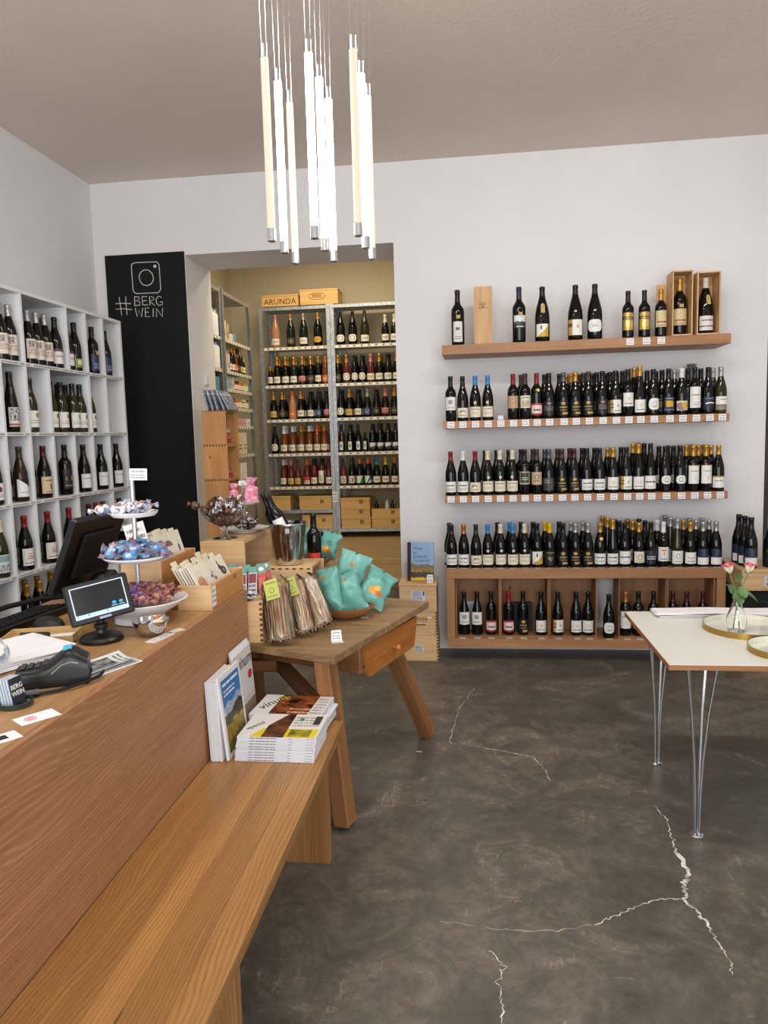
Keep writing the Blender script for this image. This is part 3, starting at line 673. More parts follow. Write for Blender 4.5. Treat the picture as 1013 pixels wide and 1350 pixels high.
def bottle(shape, cap, st, loc, label, rot=0, glass='dark', extra='', group=None, tilt=None, name='wine_bottle'):
    o = put(name, body_mesh(shape, glass), None, loc, tilt or (0, 0, rot+random.uniform(-.12, .12)))
    tag(o, label, 'bottle', group)
    if cap: put('capsule', cap_mesh(shape, cap), o)
    if st: put('label', label_mesh(shape, st), o)
    pf = prof(shape)[0]
    if 'm' in extra: put('medallion', MEDAL, o, (0, -max(r for r, z in pf)-.0004, .116), (R(90), 0, 0))
    if 't' in extra:
        z = prof(shape)[1]-.105; put('neck_tag', TAGN, o, (.004, -radius(pf, z)-.004, z), (R(90-14), 0, R(6)))
    if 's' in extra:
        z = prof(shape)[1]-.042; put('neck_tag', TAGS, o, (.006, -radius(pf, z)-.004, z), (R(70), 0, 0))
    NB[0] += 1
    return o
def lab(cap, st, where): return '%s-capped bottle with %s, %s' % (cap, LB[st][5], where)
BACKW = ['', 'right behind', 'second deep behind', 'third deep behind']
def row(xs, specs, z, where, y0=4.945, dy=.095, glass='dark'):
    for i, (x, sp) in enumerate(zip(xs, specs)):
        shape, cap, st, nb = sp[:4]; ex = sp[4] if len(sp) > 4 else ''; bc = sp[5] if len(sp) > 5 else cap
        gl = sp[6] if len(sp) > 6 else glass
        bottle(shape, cap, st, (x, y0+random.uniform(-.004, .004), z), lab(cap, st, '%s from left on %s' % (ORD[i+1], where)), extra=ex, glass=gl)
        for k in range(1, nb+1):
            if y0+k*dy > 5.17: break
            bottle(shape, bc, st, (x-.017*k+random.uniform(-.003, .003), y0+k*dy, z), '%s-capped bottle %s the %s bottle of the %s front' % (bc, BACKW[k], ORD[i+1], where), glass=gl)
Z2, Z3, ZT = 1.6284, 1.1354, .6436
row(S2X, [('bd','black','wmid',0),('bg','black','cmot',0),('bg','blue','clow',0,'m'),('bg','blue','clow',0,'m'),('bd','red','tan',0),('bd','brown','pic',1),('bd','red','pink',0,'s'),('bg','black','bpink',1),
  ('bg','grey','bgold',1,'','black'),('bg','gold','bgold',2),('bg','brown','bgold',2),('bg','black','bpink',2),('bg','black','gR',2),('bd','black','wgmid',2),('fl','gold','wgold',2),('bg','black','oval',2),
  ('bg','black','navyel',2),('bg','white','purp',1,'','silver'),('bd','black','tall',2),('bg','black','swoosh',1),('bg','silver','olive',1,'','silver','olive')], Z2, 'second wall shelf')
row(S3X, [('bg','red','wlow',0),('bg','white','wlow',0),('bg','red','cmot',0),('bg','cream','clow',1,'m','black'),('bg','cream','clow',1,'m','black'),('bg','cream','clow',1,'m','black'),('bd','black','greenp',1),('bd','brown','deer',1),
  ('bg','grey','dgrey',1),('bg','brown','bgold',1),('bg','burgundy','bgold',1),('bg','black','wlow',1),('bg','black','wlow',1),('bg','gold','wgold',1),('bg','black','gR',1),('fl','gold','wgold',1),('fl','black','script',2),
  ('bg','black','ovalk',1),('bg','black','ovalk',2),('bd','gold','wbig',2),('bd','gold','wbig',2),('bg','gold','wband',2)], Z3, 'third wall shelf')
row(CTX, [('bg','black','wlow',1),('bg','copper','wlow',0),('bg','green','cmot',0),('bg','blue','clow',0,'m'),('bg','cream','clow',1,'m','black'),('bg','blue','clow',1,'m'),('bg','cream','clow',1,'m','black'),('bg','black','diag',1),
  ('bg','yellow','bdots',1),('bg','black','bgold',1),('bg','silver','bgold',1),('bg','silver','bgold',1),('bg','gold','wlow',0,'s'),('fl','gold','wlow',2),('bg','black','script',2),('bg','gold','ccirc',2),('bg','black','navy',2),
  ('bd','white','T',1),('fl','silver','wcirc',2,'','silver','olive'),('bg','gold','wv',2),('bg','silver','navyw',2),('bg','silver','navyw',2)], ZT, 'cabinet top')
CI = [('bg','black','wmid'),('bg','black','wmid'),('bd','black','pink'),('bd','red','pink'),('bd','black','bgold'),('bg','black','wgold'),('bg','black','gR'),('bg','black','wgold'),('bg','black','wgold'),('bg','black','oval'),
      ('bd','copper','wbig'),('bd','black','wbig'),('bd','black','wbig'),('bd','burgundy','chat'),('bg','burgundy','wlow'),('bd','burgundy','chat')]
for i, (x, (sh, cp, st)) in enumerate(zip(CIX, CI)):
    gap = x == .871
    bottle(sh, cp, st, (min(max(x, -.09), 1.48), 4.985 if not gap else 4.955, zi+(.0115 if not gap else .0005)), lab(cp, st, '%s from left inside oak cabinet' % ORD[i+1]))
# first shelf: magnums and boxes
ZS = 2.1225
bottle('mb', 'black', 'kmag', (-.101, 4.955, ZS), 'tagged magnum with narrow white label, at left end of topmost shelf', extra='t')
bottle('mb', 'navy', 'city', (.296, 4.955, ZS), 'tagged magnum with skyline label, right of the plain wooden box', extra='t')
bottle('mg', 'black', 'magdiag', (.444, 4.955, ZS), 'tagged magnum with white and yellow diagonal label on topmost shelf', extra='t')
bottle('mg', 'black', 'maggR', (.653, 4.955, ZS), 'magnum with gold striped white label on topmost shelf')
bottle('mg', 'black', 'magoval', (.775, 4.955, ZS), 'magnum with white oval label on topmost shelf')
bottle('bd', 'black', 'goldl', (.981, 4.955, ZS), 'left one of two bottles with shiny gold labels on topmost shelf')
bottle('bd', 'black', 'goldl', (1.082, 4.955, ZS), 'right one of two bottles with shiny gold labels on topmost shelf')
bottle('bd', 'gold', 'chat', (1.183, 4.955, ZS), 'gold-capped bottle with cream estate label, left of the open gift crates')
pb = thing('wooden_box', 'closed upright pine magnum box with burnt crest on topmost shelf', 'box', (.064, 4.97, ZS))
bx(-.058, .058, -.05, .05, 0, .365).build('body', PINEZ, pb, bevel=.0015)
MB().box(-.054, .054, -.0515, -.0503, .004, .361).build('sliding_lid', PINEZ, pb)
b = MB()
for k in range(7): b.tube([(-.026+.0065*k, -.0522, .235+.012*math.sin(k*1.3)), (-.024+.0065*k, -.0522, .262+.008*math.cos(k*2.1))], .0012, 5)
b.tube([(-.032, -.0522, .232), (-.02, -.0522, .226), (.0, -.0522, .234), (.03, -.0522, .228)], .0015, 5); b.build('crest_brand', BROWNINK, pb)
for k, (x, nm, bs) in enumerate(((1.305, 'left', ('mb', 'gold', 'chat')), (1.462, 'right', ('mg', 'cream', 'magwhite')))):
    c = thing('gift_crate', '%s one of two open pine gift crates at right end of topmost shelf' % nm, 'crate', (x, 4.99, ZS))
    w, h, d = (.062, .40, .075) if k == 0 else (.07, .385, .075)
    bx(-w, -w+.008, -d, d, 0, h).build('side_panel', PINEZ, c); bx(w-.008, w, -d, d, 0, h).build('side_panel', PINEZ, c)
    bx(-w+.0085, w-.0085, -d, d, 0, .008).build('bottom_panel', PINE, c); bx(-w+.0085, w-.0085, -d, d, h-.008, h).build('top_panel', PINE, c)
    bx(-w+.0085, w-.0085, d-.006, d, .0085, h-.0085).build('back_panel', PINEZ, c)
    bottle(*bs, (x, 4.985, ZS+.0085), 'tagged %s bottle standing inside the %s open gift crate' % (('gold-capped', 'left') if k == 0 else ('cream-capped', 'right')), extra='t')
bp = bx(-.03, .03, -.004, .004, 0, .345).build('pine_board', PINEZ, loc=(1.212, 5.07, ZS)); tag(bp, 'loose pine lid standing behind the gold-capped bottle on topmost shelf', 'panel')
# small card and grey net bag on the second shelf
cd = bx(-.017, .017, -.001, .001, 0, .028).build('price_card', TAGM, loc=(.17, 4.925, Z2), rot=(R(-10), 0, 0)); tag(cd, 'small white price card standing in the gap of second wall shelf', 'card')
def bag_fn(u, v):
    a = 2*PI*u; r = .028*(1+.25*math.sin(3*a+4*v)+.12*math.sin(9*a))*(math.sin(PI*min(1, .15+.85*(1-v)))**.5 if v < .78 else .55+.9*(v-.78)) + .006
    return (r*math.cos(a)+.012*v, r*math.sin(a)*.7, .335*v)
nb = MB().grid(bag_fn, 20, 16, closeu=True).build('net_bag', mottled('grey_net', [(.4, (60, 60, 62)), (.6, (140, 140, 140))], 160, .9, .8), loc=(1.425, 5.17, Z2)); tag(nb, 'grey mesh gift bag tied around a bottle at back of second wall shelf', 'bag')
pc = bx(-.03, .03, -.001, .001, 0, .2).build('info_sheet', printed('info_sheet', (196, 204, 210), [('text', .1, .1, .9, .9, (110, 116, 130), 9)]), loc=(-.052, 5.09, zi+.0118), rot=(R(-4), 0, 0)); tag(pc, 'pale blue info sheet behind the two leftmost cabinet bottles', 'sheet')
bk = bx(-.075, .075, -.02, .02, 0, .20).build('black_box', flat('black_card', (20, 20, 24), .6), loc=(.30, 5.07, zi+.0115)); tag(bk, 'black gift box behind the bottles in the second cabinet crate', 'box')

# ------------------------------------------------------------------ chalkboard
CBX, CBY, CBZ = -2.647, 5.2075, 2.896
cb = thing('chalkboard', 'tall black chalkboard with chalk camera logo beside the doorway', 'chalkboard', (CBX, CBY, CBZ))
bx(0, .598, .0005, .012, -2.3, 0).build('board', flat('chalkboard_black', (19, 19, 22), .75, spec=.3), cb)
def cpx(x, y): return Vector(((x-139)*.00575, -.0003, -(y-338+.048*(x-139))*.00575))
def stroke(lines, name, w=.0035):
    b = MB()
    for ln in lines:
        P = [cpx(*p) for p in ln]
        b.tube([p+Vector((random.uniform(-.0012, .0012), 0, random.uniform(-.0012, .0012))) for p in P], w, 5)
    b.build(name, CHALK, cb)
rr = []
for cx, cy, a0 in ((205, 351, -90), (205, 378, 0), (179.5, 379, 90), (179, 352, 180)):
    for k in range(5): a = R(a0+k*22.5); rr.append((cx+5.5*math.cos(a), cy+5.5*math.sin(a)))
rr.append(rr[0])
circ = [(192.5+9.3*math.cos(R(15*k)), 365+9.6*math.sin(R(15*k))) for k in range(25)]
stroke([rr, circ], 'chalk_camera_icon', .003)
MB().prism([(cpx(204.6+2*math.cos(k), 351+2*math.sin(k)).x, -cpx(204.6+2*math.cos(k), 351+2*math.sin(k)).z) for k in [i*PI/5 for i in range(10)]], 0, .0006).build('chalk_dot', CHALK, cb, (0, 0, 0), (R(-90), 0, 0))
stroke([[(155, 389), (156, 400), (157, 411)], [(163.5, 388), (163.5, 400), (164, 410.5)], [(149.5, 397), (160, 396.5), (170.5, 397)], [(150, 403.5), (160, 403), (171, 404)]], 'chalk_hash', .003)
stroke([[(175.5, 388), (175, 399)], [(175.5, 388), (181, 388.5), (181.5, 391.5), (176, 393), (182, 394.5), (182, 398.5), (175, 399)],
        [(192, 388), (185.5, 388), (185.5, 393.3), (191, 393)], [(185.5, 393.3), (185.5, 398.5), (192.5, 398.5)],
        [(195, 399), (195, 388), (200, 388.5), (201, 391.5), (195, 393.5), (201.5, 399)],
        [(211, 389), (207, 387.5), (204, 391), (204, 396), (207, 399), (211.5, 398), (212, 394.5), (208.5, 394.5)]], 'chalk_lettering', .003)
stroke([[(175.5, 402), (177.5, 413), (180.5, 405), (183, 413), (185.5, 402)], [(194, 402), (188.5, 402.3), (188.5, 413), (194.5, 412.5)], [(188.5, 407.5), (193, 407.3)],
        [(199, 403), (198.5, 413)], [(203, 413.5), (203.5, 402.5), (210.5, 413), (211.5, 402)]], 'chalk_lettering', .003)

# ------------------------------------------------------------------ white cubby shelf on the left wall
XF = -2.366; SY0, SY1 = 2.19, 4.80; SD = XF-XL-.001
ws = thing('wall_shelf_unit', 'tall white cubby shelf filled with wine bottles along the left wall', 'shelf', (XL+.001, 0, 0))
SZ = [2.363, 1.986, 1.616, 1.249, .879, .509, .13]
STRIP = printed('shelf_strip_print', (228, 228, 228), [('text', .0, .1, .35, .9, (140, 140, 145), 1), ('text', .35, .1, .67, .9, (140, 140, 145), 1), ('text', .67, .1, 1, .9, (140, 140, 145), 1)])
for k, z in enumerate(SZ):
    bx(.006, SD, SY0, SY1, z-.019, z).build('shelf_board', WHITE, ws)
    if 0 < k < 6:
        m = MB(); m.quad((SD+.0006, SY0+.01, z-.018), (SD+.0006, SY1-.01, z-.018), (SD+.0006, SY1-.01, z-.002), (SD+.0006, SY0+.01, z-.002))
        m.build('price_strip', STRIP, ws)
bx(0, .0055, SY0, SY1, .02, SZ[0]).build('back_panel', WHITE, ws)
for y in (SY0-.0195, SY1+.0005): bx(0, SD, y, y+.019, 0, SZ[0]).build('side_panel', WHITE, ws)
bx(.02, SD-.02, SY0, SY1, 0, SZ[6]-.0195).build('plinth', WHITE, ws)
GY = [3.49-.216*k for k in range(5, 0, -1)]+[3.495, 3.706, 3.922, 4.143, 4.359, 4.570]
skip = {0: (3.922, 3.495), 1: (4.143,), 3: (4.359,), 4: (3.706, 3.922, 4.143, 4.359)}
for r in range(6):
    me = bx(.006, SD-.001, -.0085, .0085, SZ[r+1]+.0003, SZ[r]-.0193).mesh('divider', WHITE)
    for y in GY:
        if y not in skip.get(r, ()): put('divider', me, ws, (0, y, 0))
def lrow(z, where, items):
    cnt = 0
    for it in items:
        y, sh, cp, st, back = it[:5]; gl = it[5] if len(it) > 5 else 'dark'; ex = it[6] if len(it) > 6 else ''
        cnt += 1
        bottle(sh, cp, st, (-2.41, y, z+.0005), lab(cp, st, '%s from left in %s' % (ORD[cnt], where)), rot=R(72), glass=gl, extra=ex)
        for k in range(1, back+1):
            bottle(sh, cp, st, (-2.41-.092*k, y, z+.0005), '%s-capped bottle %s the %s bottle in %s' % (cp, BACKW[k], ORD[cnt], where), rot=R(72), glass=gl)
lrow(SZ[1], 'top row of white shelf', [(3.575,'bg','silver','photo',1),(3.653,'bg','silver','photo',1),(3.82,'bg','silver','photo',1),(3.90,'bg','silver','photo',1),(3.982,'bg','silver','photo',1),(4.082,'bg','black','purpw',1),(4.2,'bg','black','purpw',1),(4.29,'bg','black','lime',1),(4.50,'bd','black','blueblk',1,'dark','t'),(4.665,'bg','black','blueblk',0)])
lrow(SZ[2], 'second row of white shelf', [(3.62,'fl','black','zebra',1),(3.79,'bg','black','wbronze',1,'olive') ,(3.985,'bg','black','wbronze',2,'olive'),(4.095,'bg','black','wbronze',1,'olive'),(4.222,'bg','black','wbronze',2,'olive'),(4.306,'bg','black','wbronze',1,'olive'),(4.415,'bg','black','wbronze',0,'olive')])
lrow(SZ[3], 'third row of white shelf', [(3.44,'fl','black','floral',0,'green'),(3.652,'bg','brown','wslant',1,'brown'),(3.872,'bg','burgundy','beige',1),(4.09,'bd','black','orng',1),(4.30,'bg','black','whitew',1),(4.515,'bg','black','whitew',1),(4.725,'bg','black','whitew',1)])
lrow(SZ[4], 'fourth row of white shelf', [(3.44,'bg','cream','tealc',1,'olive'),(3.65,'bg','red','redtxt',1),(3.868,'bg','red','redtxt',1),(4.09,'bg','red','redtxt',0),(4.32,'bg','burgundy','redtxt',0),(4.41,'bg','red','redtxt',0),(4.50,'bg','burgundy','redtxt',0),(4.72,'bg','black','wmid',0)])
lrow(SZ[5], 'fifth row of white shelf', [(3.63,'bg','gold','wlow',1),(3.75,'bg','gold','wlow',1),(3.87,'bg','gold','wlow',1),(4.0,'bg','gold','wlow',1)])

# ------------------------------------------------------------------ back room racks
def rack(name, label, loc, width, depth, zs, height, rotz=0, braces=True):
    """galvanised bolt-together shelving: front edge along local x, depth along +y"""
    t = thing(name, label, 'rack', (loc[0], loc[1], loc[2]+.0006), (0, 0, rotz))
    for x, sx in ((0, 1), (width, -1)):
        for y, sy in ((0, 1), (depth, -1)):
            m = MB(); xa, xb = sorted((x, x+sx*.04)); ya, yb = sorted((y, y+sy*.04))
            m.box(xa, xb, *sorted((y, y+sy*.002)), 0, height); m.box(*sorted((x, x+sx*.002)), *sorted((y+sy*.0021, y+sy*.04)), 0, height)
            m.build('post', GALV, t)
    for z in zs:
        m = MB(); m.box(.003, width-.003, .003, depth-.003, z-.007, z-.0012); m.box(.003, width-.003, -.001, .0028, z-.034, z-.0012); m.build('shelf_panel', GALV, t)
        if .6-H0+.2 < z < height-.05:
            m = MB(); n = max(1, int(width/.16)); m.quad((.045, -.0016, z-.031), (width-.045, -.0016, z-.031), (width-.045, -.0016, z-.003), (.045, -.0016, z-.003))
            m.build('price_strip', RSTRIP, t)
    if braces:
        m = MB(); m.tube([(.02, depth+.004, .3), (width-.02, depth+.004, height-.3)], .005, 4); m.tube([(.02, depth+.012, height-.3), (width-.02, depth+.012, .3)], .005, 4); m.build('cross_brace', GALV, t)
    return t
RSTRIP = printed('rack_strip_print', (226, 216, 190), [q for k in range(10) for q in (('rect', .1*k+.01, .2, .1*k+.04, .85, (244, 240, 230)), ('rect', .1*k+.055, .2, .1*k+.08, .85, (120, 126, 120)))])
RZ = [2.94, 2.518, 2.115, 1.748, 1.378, 1.016, .545]
H0 = ZF
zl = [z-H0 for z in RZ]
rack('metal_rack', 'galvanised metal rack of sparkling wine, left bay at back of store room', (-2.29, 7.85, H0), .777, .42, zl+[.755-H0], 2.95-H0)
rack('metal_rack', 'galvanised metal rack of sparkling wine, right bay at back of store room', (-1.510, 7.85, H0), .87, .42, zl, 2.95-H0)
def brow(z, where, specs, scale=1, y0=7.905):
    for i, sp in enumerate(specs):
        x, sh, cp, st, gl = sp[:5]; nb = sp[5] if len(sp) > 5 else 0
        bottle(sh, cp, st, (x, y0, z+.0015), lab(cp, st, '%s from left on %s' % (ORD[i+1], where)), glass=gl)
        for k in range(1, nb+1):
            bottle(sh, cp, st, (x+.004, y0+.095*k, z+.0015), '%s-capped bottle %s the %s bottle on %s' % (cp, BACKW[k], ORD[i+1], where), glass=gl)
lb_, rb_ = 'of left store rack', 'of right store rack'
brow(RZ[1]+.001, 'top shelf '+lb_, [(-2.124,'mg','pink','chw','rose'),(-1.956,'mg','gold','chg','green'),(-1.814,'mg','silver','chw','green'),(-1.657,'mg','gold','chy','dark')])
brow(RZ[1]+.001, 'top shelf '+rb_, [(-1.409,'mg','black','cho','dark'),(-1.278,'mg','black','cho','dark'),(-1.147,'mg','brown','chw','olive'),(-.928,'ch','cream','chw','dark'),(-.83,'ch','cream','chw','dark')])
brow(RZ[2], 'second shelf '+lb_, [(-2.20,'hf','gold','chw','dark',1),(-2.123,'ch','gold','chw','dark',2),(-2.030,'ch','gold','chw','dark',2),(-1.938,'ch','gold','chw','green',1),(-1.845,'ch','gold','chpk','dark',2),(-1.752,'ch','gold','chg','dark',1),(-1.668,'bg','gold','chw','dark',1),(-1.59,'bg','orange','chor','amber',0)])
brow(RZ[2], 'second shelf '+rb_, [(-1.452,'ch','gold','chg','dark',1),(-1.359,'ch','gold','cho','pink',0),(-1.271,'bg','black','cho','dark',1),(-1.187,'bg','black','cho','dark',1),(-1.096,'ch','pink','chw','pink',1),(-1.003,'ch','gold','chw','dark',2),(-.910,'ch','black','chw','dark',1),(-.817,'ch','gold','chw','dark')])
brow(RZ[3], 'third shelf '+lb_, [(-2.18,'ch','gold','chgold','dark'),(-2.082,'ch','gold','chg','dark',1),(-1.968,'ch','orange','chor','rose'),(-1.875,'ch','gold','chw','dark',1),(-1.768,'bg','black','chw','dark',1),(-1.677,'bg','navy','chbl','dark',1),(-1.588,'bg','black','chpk','dark',0)])
brow(RZ[3], 'third shelf '+rb_, [(-1.434,'ch','black','cho','dark',1),(-1.34,'ch','gold','chgold','dark',1),(-1.243,'ch','black','chw','dark',1),(-1.143,'ch','silver','chbl','dark'),(-1.046,'bg','black','chg','dark',1),(-.948,'ch','pink','chpk','dark'),(-.85,'ch','gold','chg','dark')])
brow(RZ[4], 'fourth shelf '+lb_, [(-2.179,'ch','black','cho','dark'),(-2.077,'ch','white','chw','amber',1),(-1.981,'bg','white','chw','amber',1),(-1.885,'bg','gold','chw','amber',2),(-1.795,'bg','white','chw','amber',2),(-1.709,'bd','orange','chw','amber',2),(-1.63,'bg','orange','chw','amber',1)])
brow(RZ[4], 'fourth shelf '+rb_, [(-1.435,'bd','black','chnar','brown'),(-1.343,'bd','black','chnar','dark',1),(-1.253,'bg','black','chnar','dark'),(-1.178,'hf','black','chnar','dark'),(-1.098,'bd','black','chmt','dark',1),(-1.013,'bd','black','chmt','dark',1),(-.929,'bd','black','chmt','dark',1),(-.845,'bd','black','chmt','dark')])
brow(RZ[5], 'fifth shelf '+lb_, [(-2.099,'bg','cream','chw','pink',1),(-2.014,'bg','pink','chgold','pink'),(-1.937,'bg','red','chgold','pink'),(-1.835,'bg','orange','chred','pink',1),(-1.755,'bd','black','chw','pink',1),(-1.672,'bd','black','chlong','pink',1),(-1.591,'bg','burgundy','chw','pink')])
brow(RZ[5], 'fifth shelf '+rb_, [(-1.429,'bg','burgundy','cha','pink'),(-1.337,'bg','brown','cha','dark',1),(-1.249,'bg','orange','chA','dark',1),(-1.158,'bg','orange','chAb','dark',1),(-1.062,'ch','teal','chw','dark'),(-.965,'ch','yellow','chw','dark'),(-.868,'bg','orange','chw','dark')])
def wbox(label, loc, size, mark=True, open_=None, lid=True, rotz=0):
    c = crate('wooden_crate', label, loc, size, open_, (PINEYEL, PINEYEL), rotz=rotz, lid=lid)
    if mark:
        m = MB(); w = .02; z = size[2]*.6
        for k in range(4): m.box(size[0]*.2-w+k*w*.55, size[0]*.2-w+k*w*.55+.007, -size[1]/2-.0016, -size[1]/2-.0003, z-w, z+w)
        m.build('brand_mark', BROWNINK, c)
    return c
t_ = wbox('flat wooden gift crate with burnt lettering on top of left store rack', (-2.05, 8.0, 2.9505), (.40, .28, .12), mark=False)
text('burnt_lettering', 'ARUNDA', .085, BROWNINK, t_, (0, -.1412, .02), (R(90), 0, 0), align='CENTER', ext=.0004)
t_ = wbox('larger wooden gift crate with oval brand on top of the racks', (-1.625, 8.0, 2.9505), (.41, .28, .16), mark=False)
m = MB(); m.tube([(.09*math.cos(R(15*k))-.02, -.1412, .085+.035*math.sin(R(15*k))) for k in range(25)], .0022, 4)
for z in (.075, .088, .101): m.box(-.075, .03, -.1416, -.1403, z, z+.005)
m.build('burnt_brand', BROWNINK, t_)
wbox('short wooden crate at left of lower left store rack', (-2.13, 8.02, .7555), (.20, .3, .155), mark=False)
wbox('wide wooden crate with crest on upper bottom shelf of left store rack', (-1.745, 8.02, .7555), (.36, .3, .15))
wbox('wide wooden crate with crest on lowest shelf of left store rack', (-1.73, 8.02, .5455), (.34, .3, .155))
wbox('bottom wooden crate of the stack in right store rack', (-1.30, 8.02, .5455), (.325, .3, .118))
wbox('middle wooden crate of the stack in right store rack', (-1.305, 8.02, .6640), (.32, .3, .105))
wbox('top wooden crate of the stack in right store rack', (-1.305, 8.02, .7695), (.32, .3, .108))
wbox('closed wooden crate under the open one at right of store rack', (-.96, 8.02, .5455), (.33, .3, .118))
oc = wbox('open wooden crate full of small bottles at right of store rack', (-.96, 8.02, .6640), (.33, .3, .09), open_='+Z', lid=False)
for k in range(5):
    b_ = put('spirit_bottle', MB().lathe([(.02, 0), (.022, .004), (.022, .12), (.012, .14), (.010, .165), (.011, .17)], 12).mesh('spirit_bottle', (GL['dark'], GLASS, WHITE)[k % 3]) if k < 3 else bpy.data.objects['spirit_bottle'+('' if k == 3 else '.001')].data, None, (-1.08+.058*k, 7.95, .6757))
    tag(b_, 'small spirit bottle standing in the open wooden crate', 'bottle', 'small bottles in the open store crate')
sg = bx(-.028, .028, -.001, .001, 0, .11).build('rack_sign', TAGM, loc=(-1.521, 7.846, .84)); tag(sg, 'small white sign hung on the post between the two store racks', 'sign')
# left rack of the store room: jars, boxes and bottles
LX = -2.2735
LZ = [2.906, 2.478, 2.19, 2.022, 1.85, 1.678, 1.40, 1.011]
rack('metal_rack', 'galvanised rack of jars and boxes along left side of store room, far bay', (LX, 6.64, H0), .84, .40, [z-H0 for z in LZ], 2.93-H0, R(90), False)
rack('metal_rack', 'galvanised rack along left side of store room, bay nearest the doorway', (LX, 5.76, H0), .84, .40, [z-H0 for z in (2.906, 2.478, 2.19, 1.85, 1.40, 1.0)], 2.93-H0, R(90), False)
JG = {k: flat('preserve_'+k, v, .15, coat=.4) for k, v in {'red': (186, 50, 34), 'orange': (214, 110, 36), 'lime': (164, 186, 50), 'yellow': (214, 170, 50), 'brown': (90, 56, 36), 'green': (90, 110, 56)}.items()}
LIDM = {k: flat('jar_lid_'+k, v, .35) for k, v in {'gold': (190, 150, 70), 'white': (226, 222, 214), 'black': (30, 28, 28)}.items()}
jbase = MB().lathe([(.026, 0), (.031, .004), (.031, .062), (.026, .07)], 14)
jm = {k: jbase.mesh('jar', JG[k]) for k in JG}
jlid = {k: MB().lathe([(.028, .0705), (.029, .072), (.029, .086), (.027, .088)], 14).mesh('lid', LIDM[k]) for k in LIDM}
jlab = MB().grid(lambda u, v: (.0316*math.cos(-PI/2+(2*u-1)*1.1), .0316*math.sin(-PI/2+(2*u-1)*1.1), .014+.038*v), 8, 1).mesh('label', LB['chw'][4])
def jar(c, lidc, y, z, label):
    o = put('preserve_jar', jm[c], None, (LX-.05, y, z+.0005), (0, 0, R(80))); tag(o, label, 'jar'); put('lid', jlid[lidc], o); put('label', jlab, o)
def gbox(label, y, z, size, front, x=LX-.055, cat='box'):
    o = MB(); o.box(-size[0]/2, size[0]/2, -size[1]/2, size[1]/2, 0, size[2])
    o = o.build('carton', front, None, (x, y, z+.0005), (0, 0, R(90)), bevel=.001); tag(o, label, cat); return o
def pbox(base, *el): return printed('carton_%d' % random.randrange(10**6), base, el or [('text', .15, .2, .85, .5, (90, 80, 70), 2)])
fr = 'on far left store rack'
CRE = (228, 218, 196)
bottle('bd', 'yellow', 'chw', (LX-.14, 6.76, LZ[1]+.0005), 'dark bottle with yellow cap behind cartons '+fr, R(80))
gbox('tall cream carton on second highest shelf '+fr[3:], 6.74, LZ[1], (.07, .07, .17), pbox(CRE)); gbox('brown topped carton on second highest shelf '+fr[3:], 6.83, LZ[1], (.06, .07, .15), pbox((196, 168, 130)))
gbox('squat cream carton on second highest shelf '+fr[3:], 6.92, LZ[1], (.09, .07, .09), pbox(CRE, ('rect', 0, .8, 1, 1, (110, 60, 40)))); gbox('small light blue carton on second highest shelf '+fr[3:], 7.03, LZ[1], (.06, .06, .08), pbox((110, 170, 200)))
gbox('red edged cream carton, first on bottle shelf '+fr, 6.72, LZ[2], (.07, .07, .18), pbox(CRE, ('rect', 0, 0, .2, 1, (170, 60, 50)))); gbox('cream carton with brown print, second on bottle shelf '+fr, 6.81, LZ[2], (.07, .07, .16), pbox((220, 200, 176)))
for k, (cp, gl, st) in enumerate((('black', 'dark', 'chw'), ('gold', 'dark', 'chw'), ('gold', 'amber', 'chor'), ('black', 'dark', 'chg'), ('gold', 'green', 'chgold'), ('cream', 'dark', 'chw'))):
    bottle('hf' if k in (0, 5) else 'bd', cp, st, (LX-.05, 6.90+.085*k, LZ[2]+.0005), '%s-capped bottle with %s, %s on bottle shelf %s' % (cp, LB[st][5], ORD[k+1], fr), R(80), gl).scale = (.9, .9, .84)
gbox('cream carton at near end of jar shelf '+fr, 6.72, LZ[3], (.07, .07, .11), pbox(CRE)); gbox('light blue carton on jar shelf '+fr, 6.81, LZ[3], (.08, .07, .125), pbox((130, 180, 190))); gbox('narrow grey cream carton on jar shelf '+fr, 6.91, LZ[3], (.07, .07, .12), pbox((206, 196, 170)))
for k, (c, l) in enumerate((('red', 'black'), ('red', 'black'), ('orange', 'gold'), ('red', 'gold'), ('lime', 'gold'), ('lime', 'gold'))):
    jar(c, l, 7.0+.074*k, LZ[3], '%s preserve jar with %s lid, %s on upper jar shelf %s' % (c, l, ORD[k+1], fr))
gbox('leaning white leaflet box on lower jar shelf '+fr, 6.74, LZ[4], (.06, .06, .13), pbox((236, 232, 226), ('rect', .1, .1, .3, .9, (150, 60, 50))))
for k, (c, l) in enumerate((('brown', 'white'), ('brown', 'black'), ('red', 'gold'), ('orange', 'gold'), ('yellow', 'gold'), ('green', 'white'), ('yellow', 'white'), ('lime', 'black'))):
    jar(c, l, 6.85+.073*k, LZ[4], '%s preserve jar with %s lid, %s on lower jar shelf %s' % (c, l, ORD[k+1], fr))
for k, (c, nm) in enumerate((((226, 216, 196), 'cream'), ((120, 84, 60), 'brown'), ((226, 160, 170), 'pink'), ((226, 170, 178), 'rosy'), ((236, 232, 224), 'white'))):
    gbox('%s sweets carton, %s on fifth shelf %s' % (nm, ORD[k+1], fr), 6.75+.14*k, LZ[5], (.11, .09, .07 if k > 1 else .10), pbox(c))
for k, (c, nm, w) in enumerate((((110, 150, 196), 'blue', .12), ((226, 210, 176), 'cream', .14), ((230, 218, 190), 'pale', .1))):
    gbox('large %s gift carton on sixth shelf %s' % (nm, fr), 6.78+.17*k, LZ[6], (w, .12, .21), pbox(c))
bottle('bg', 'black', 'chw', (LX-.05, 6.80, LZ[7]+.0005), 'dark bottle beside white paper tubes on lowest visible shelf '+fr[7:], R(80))
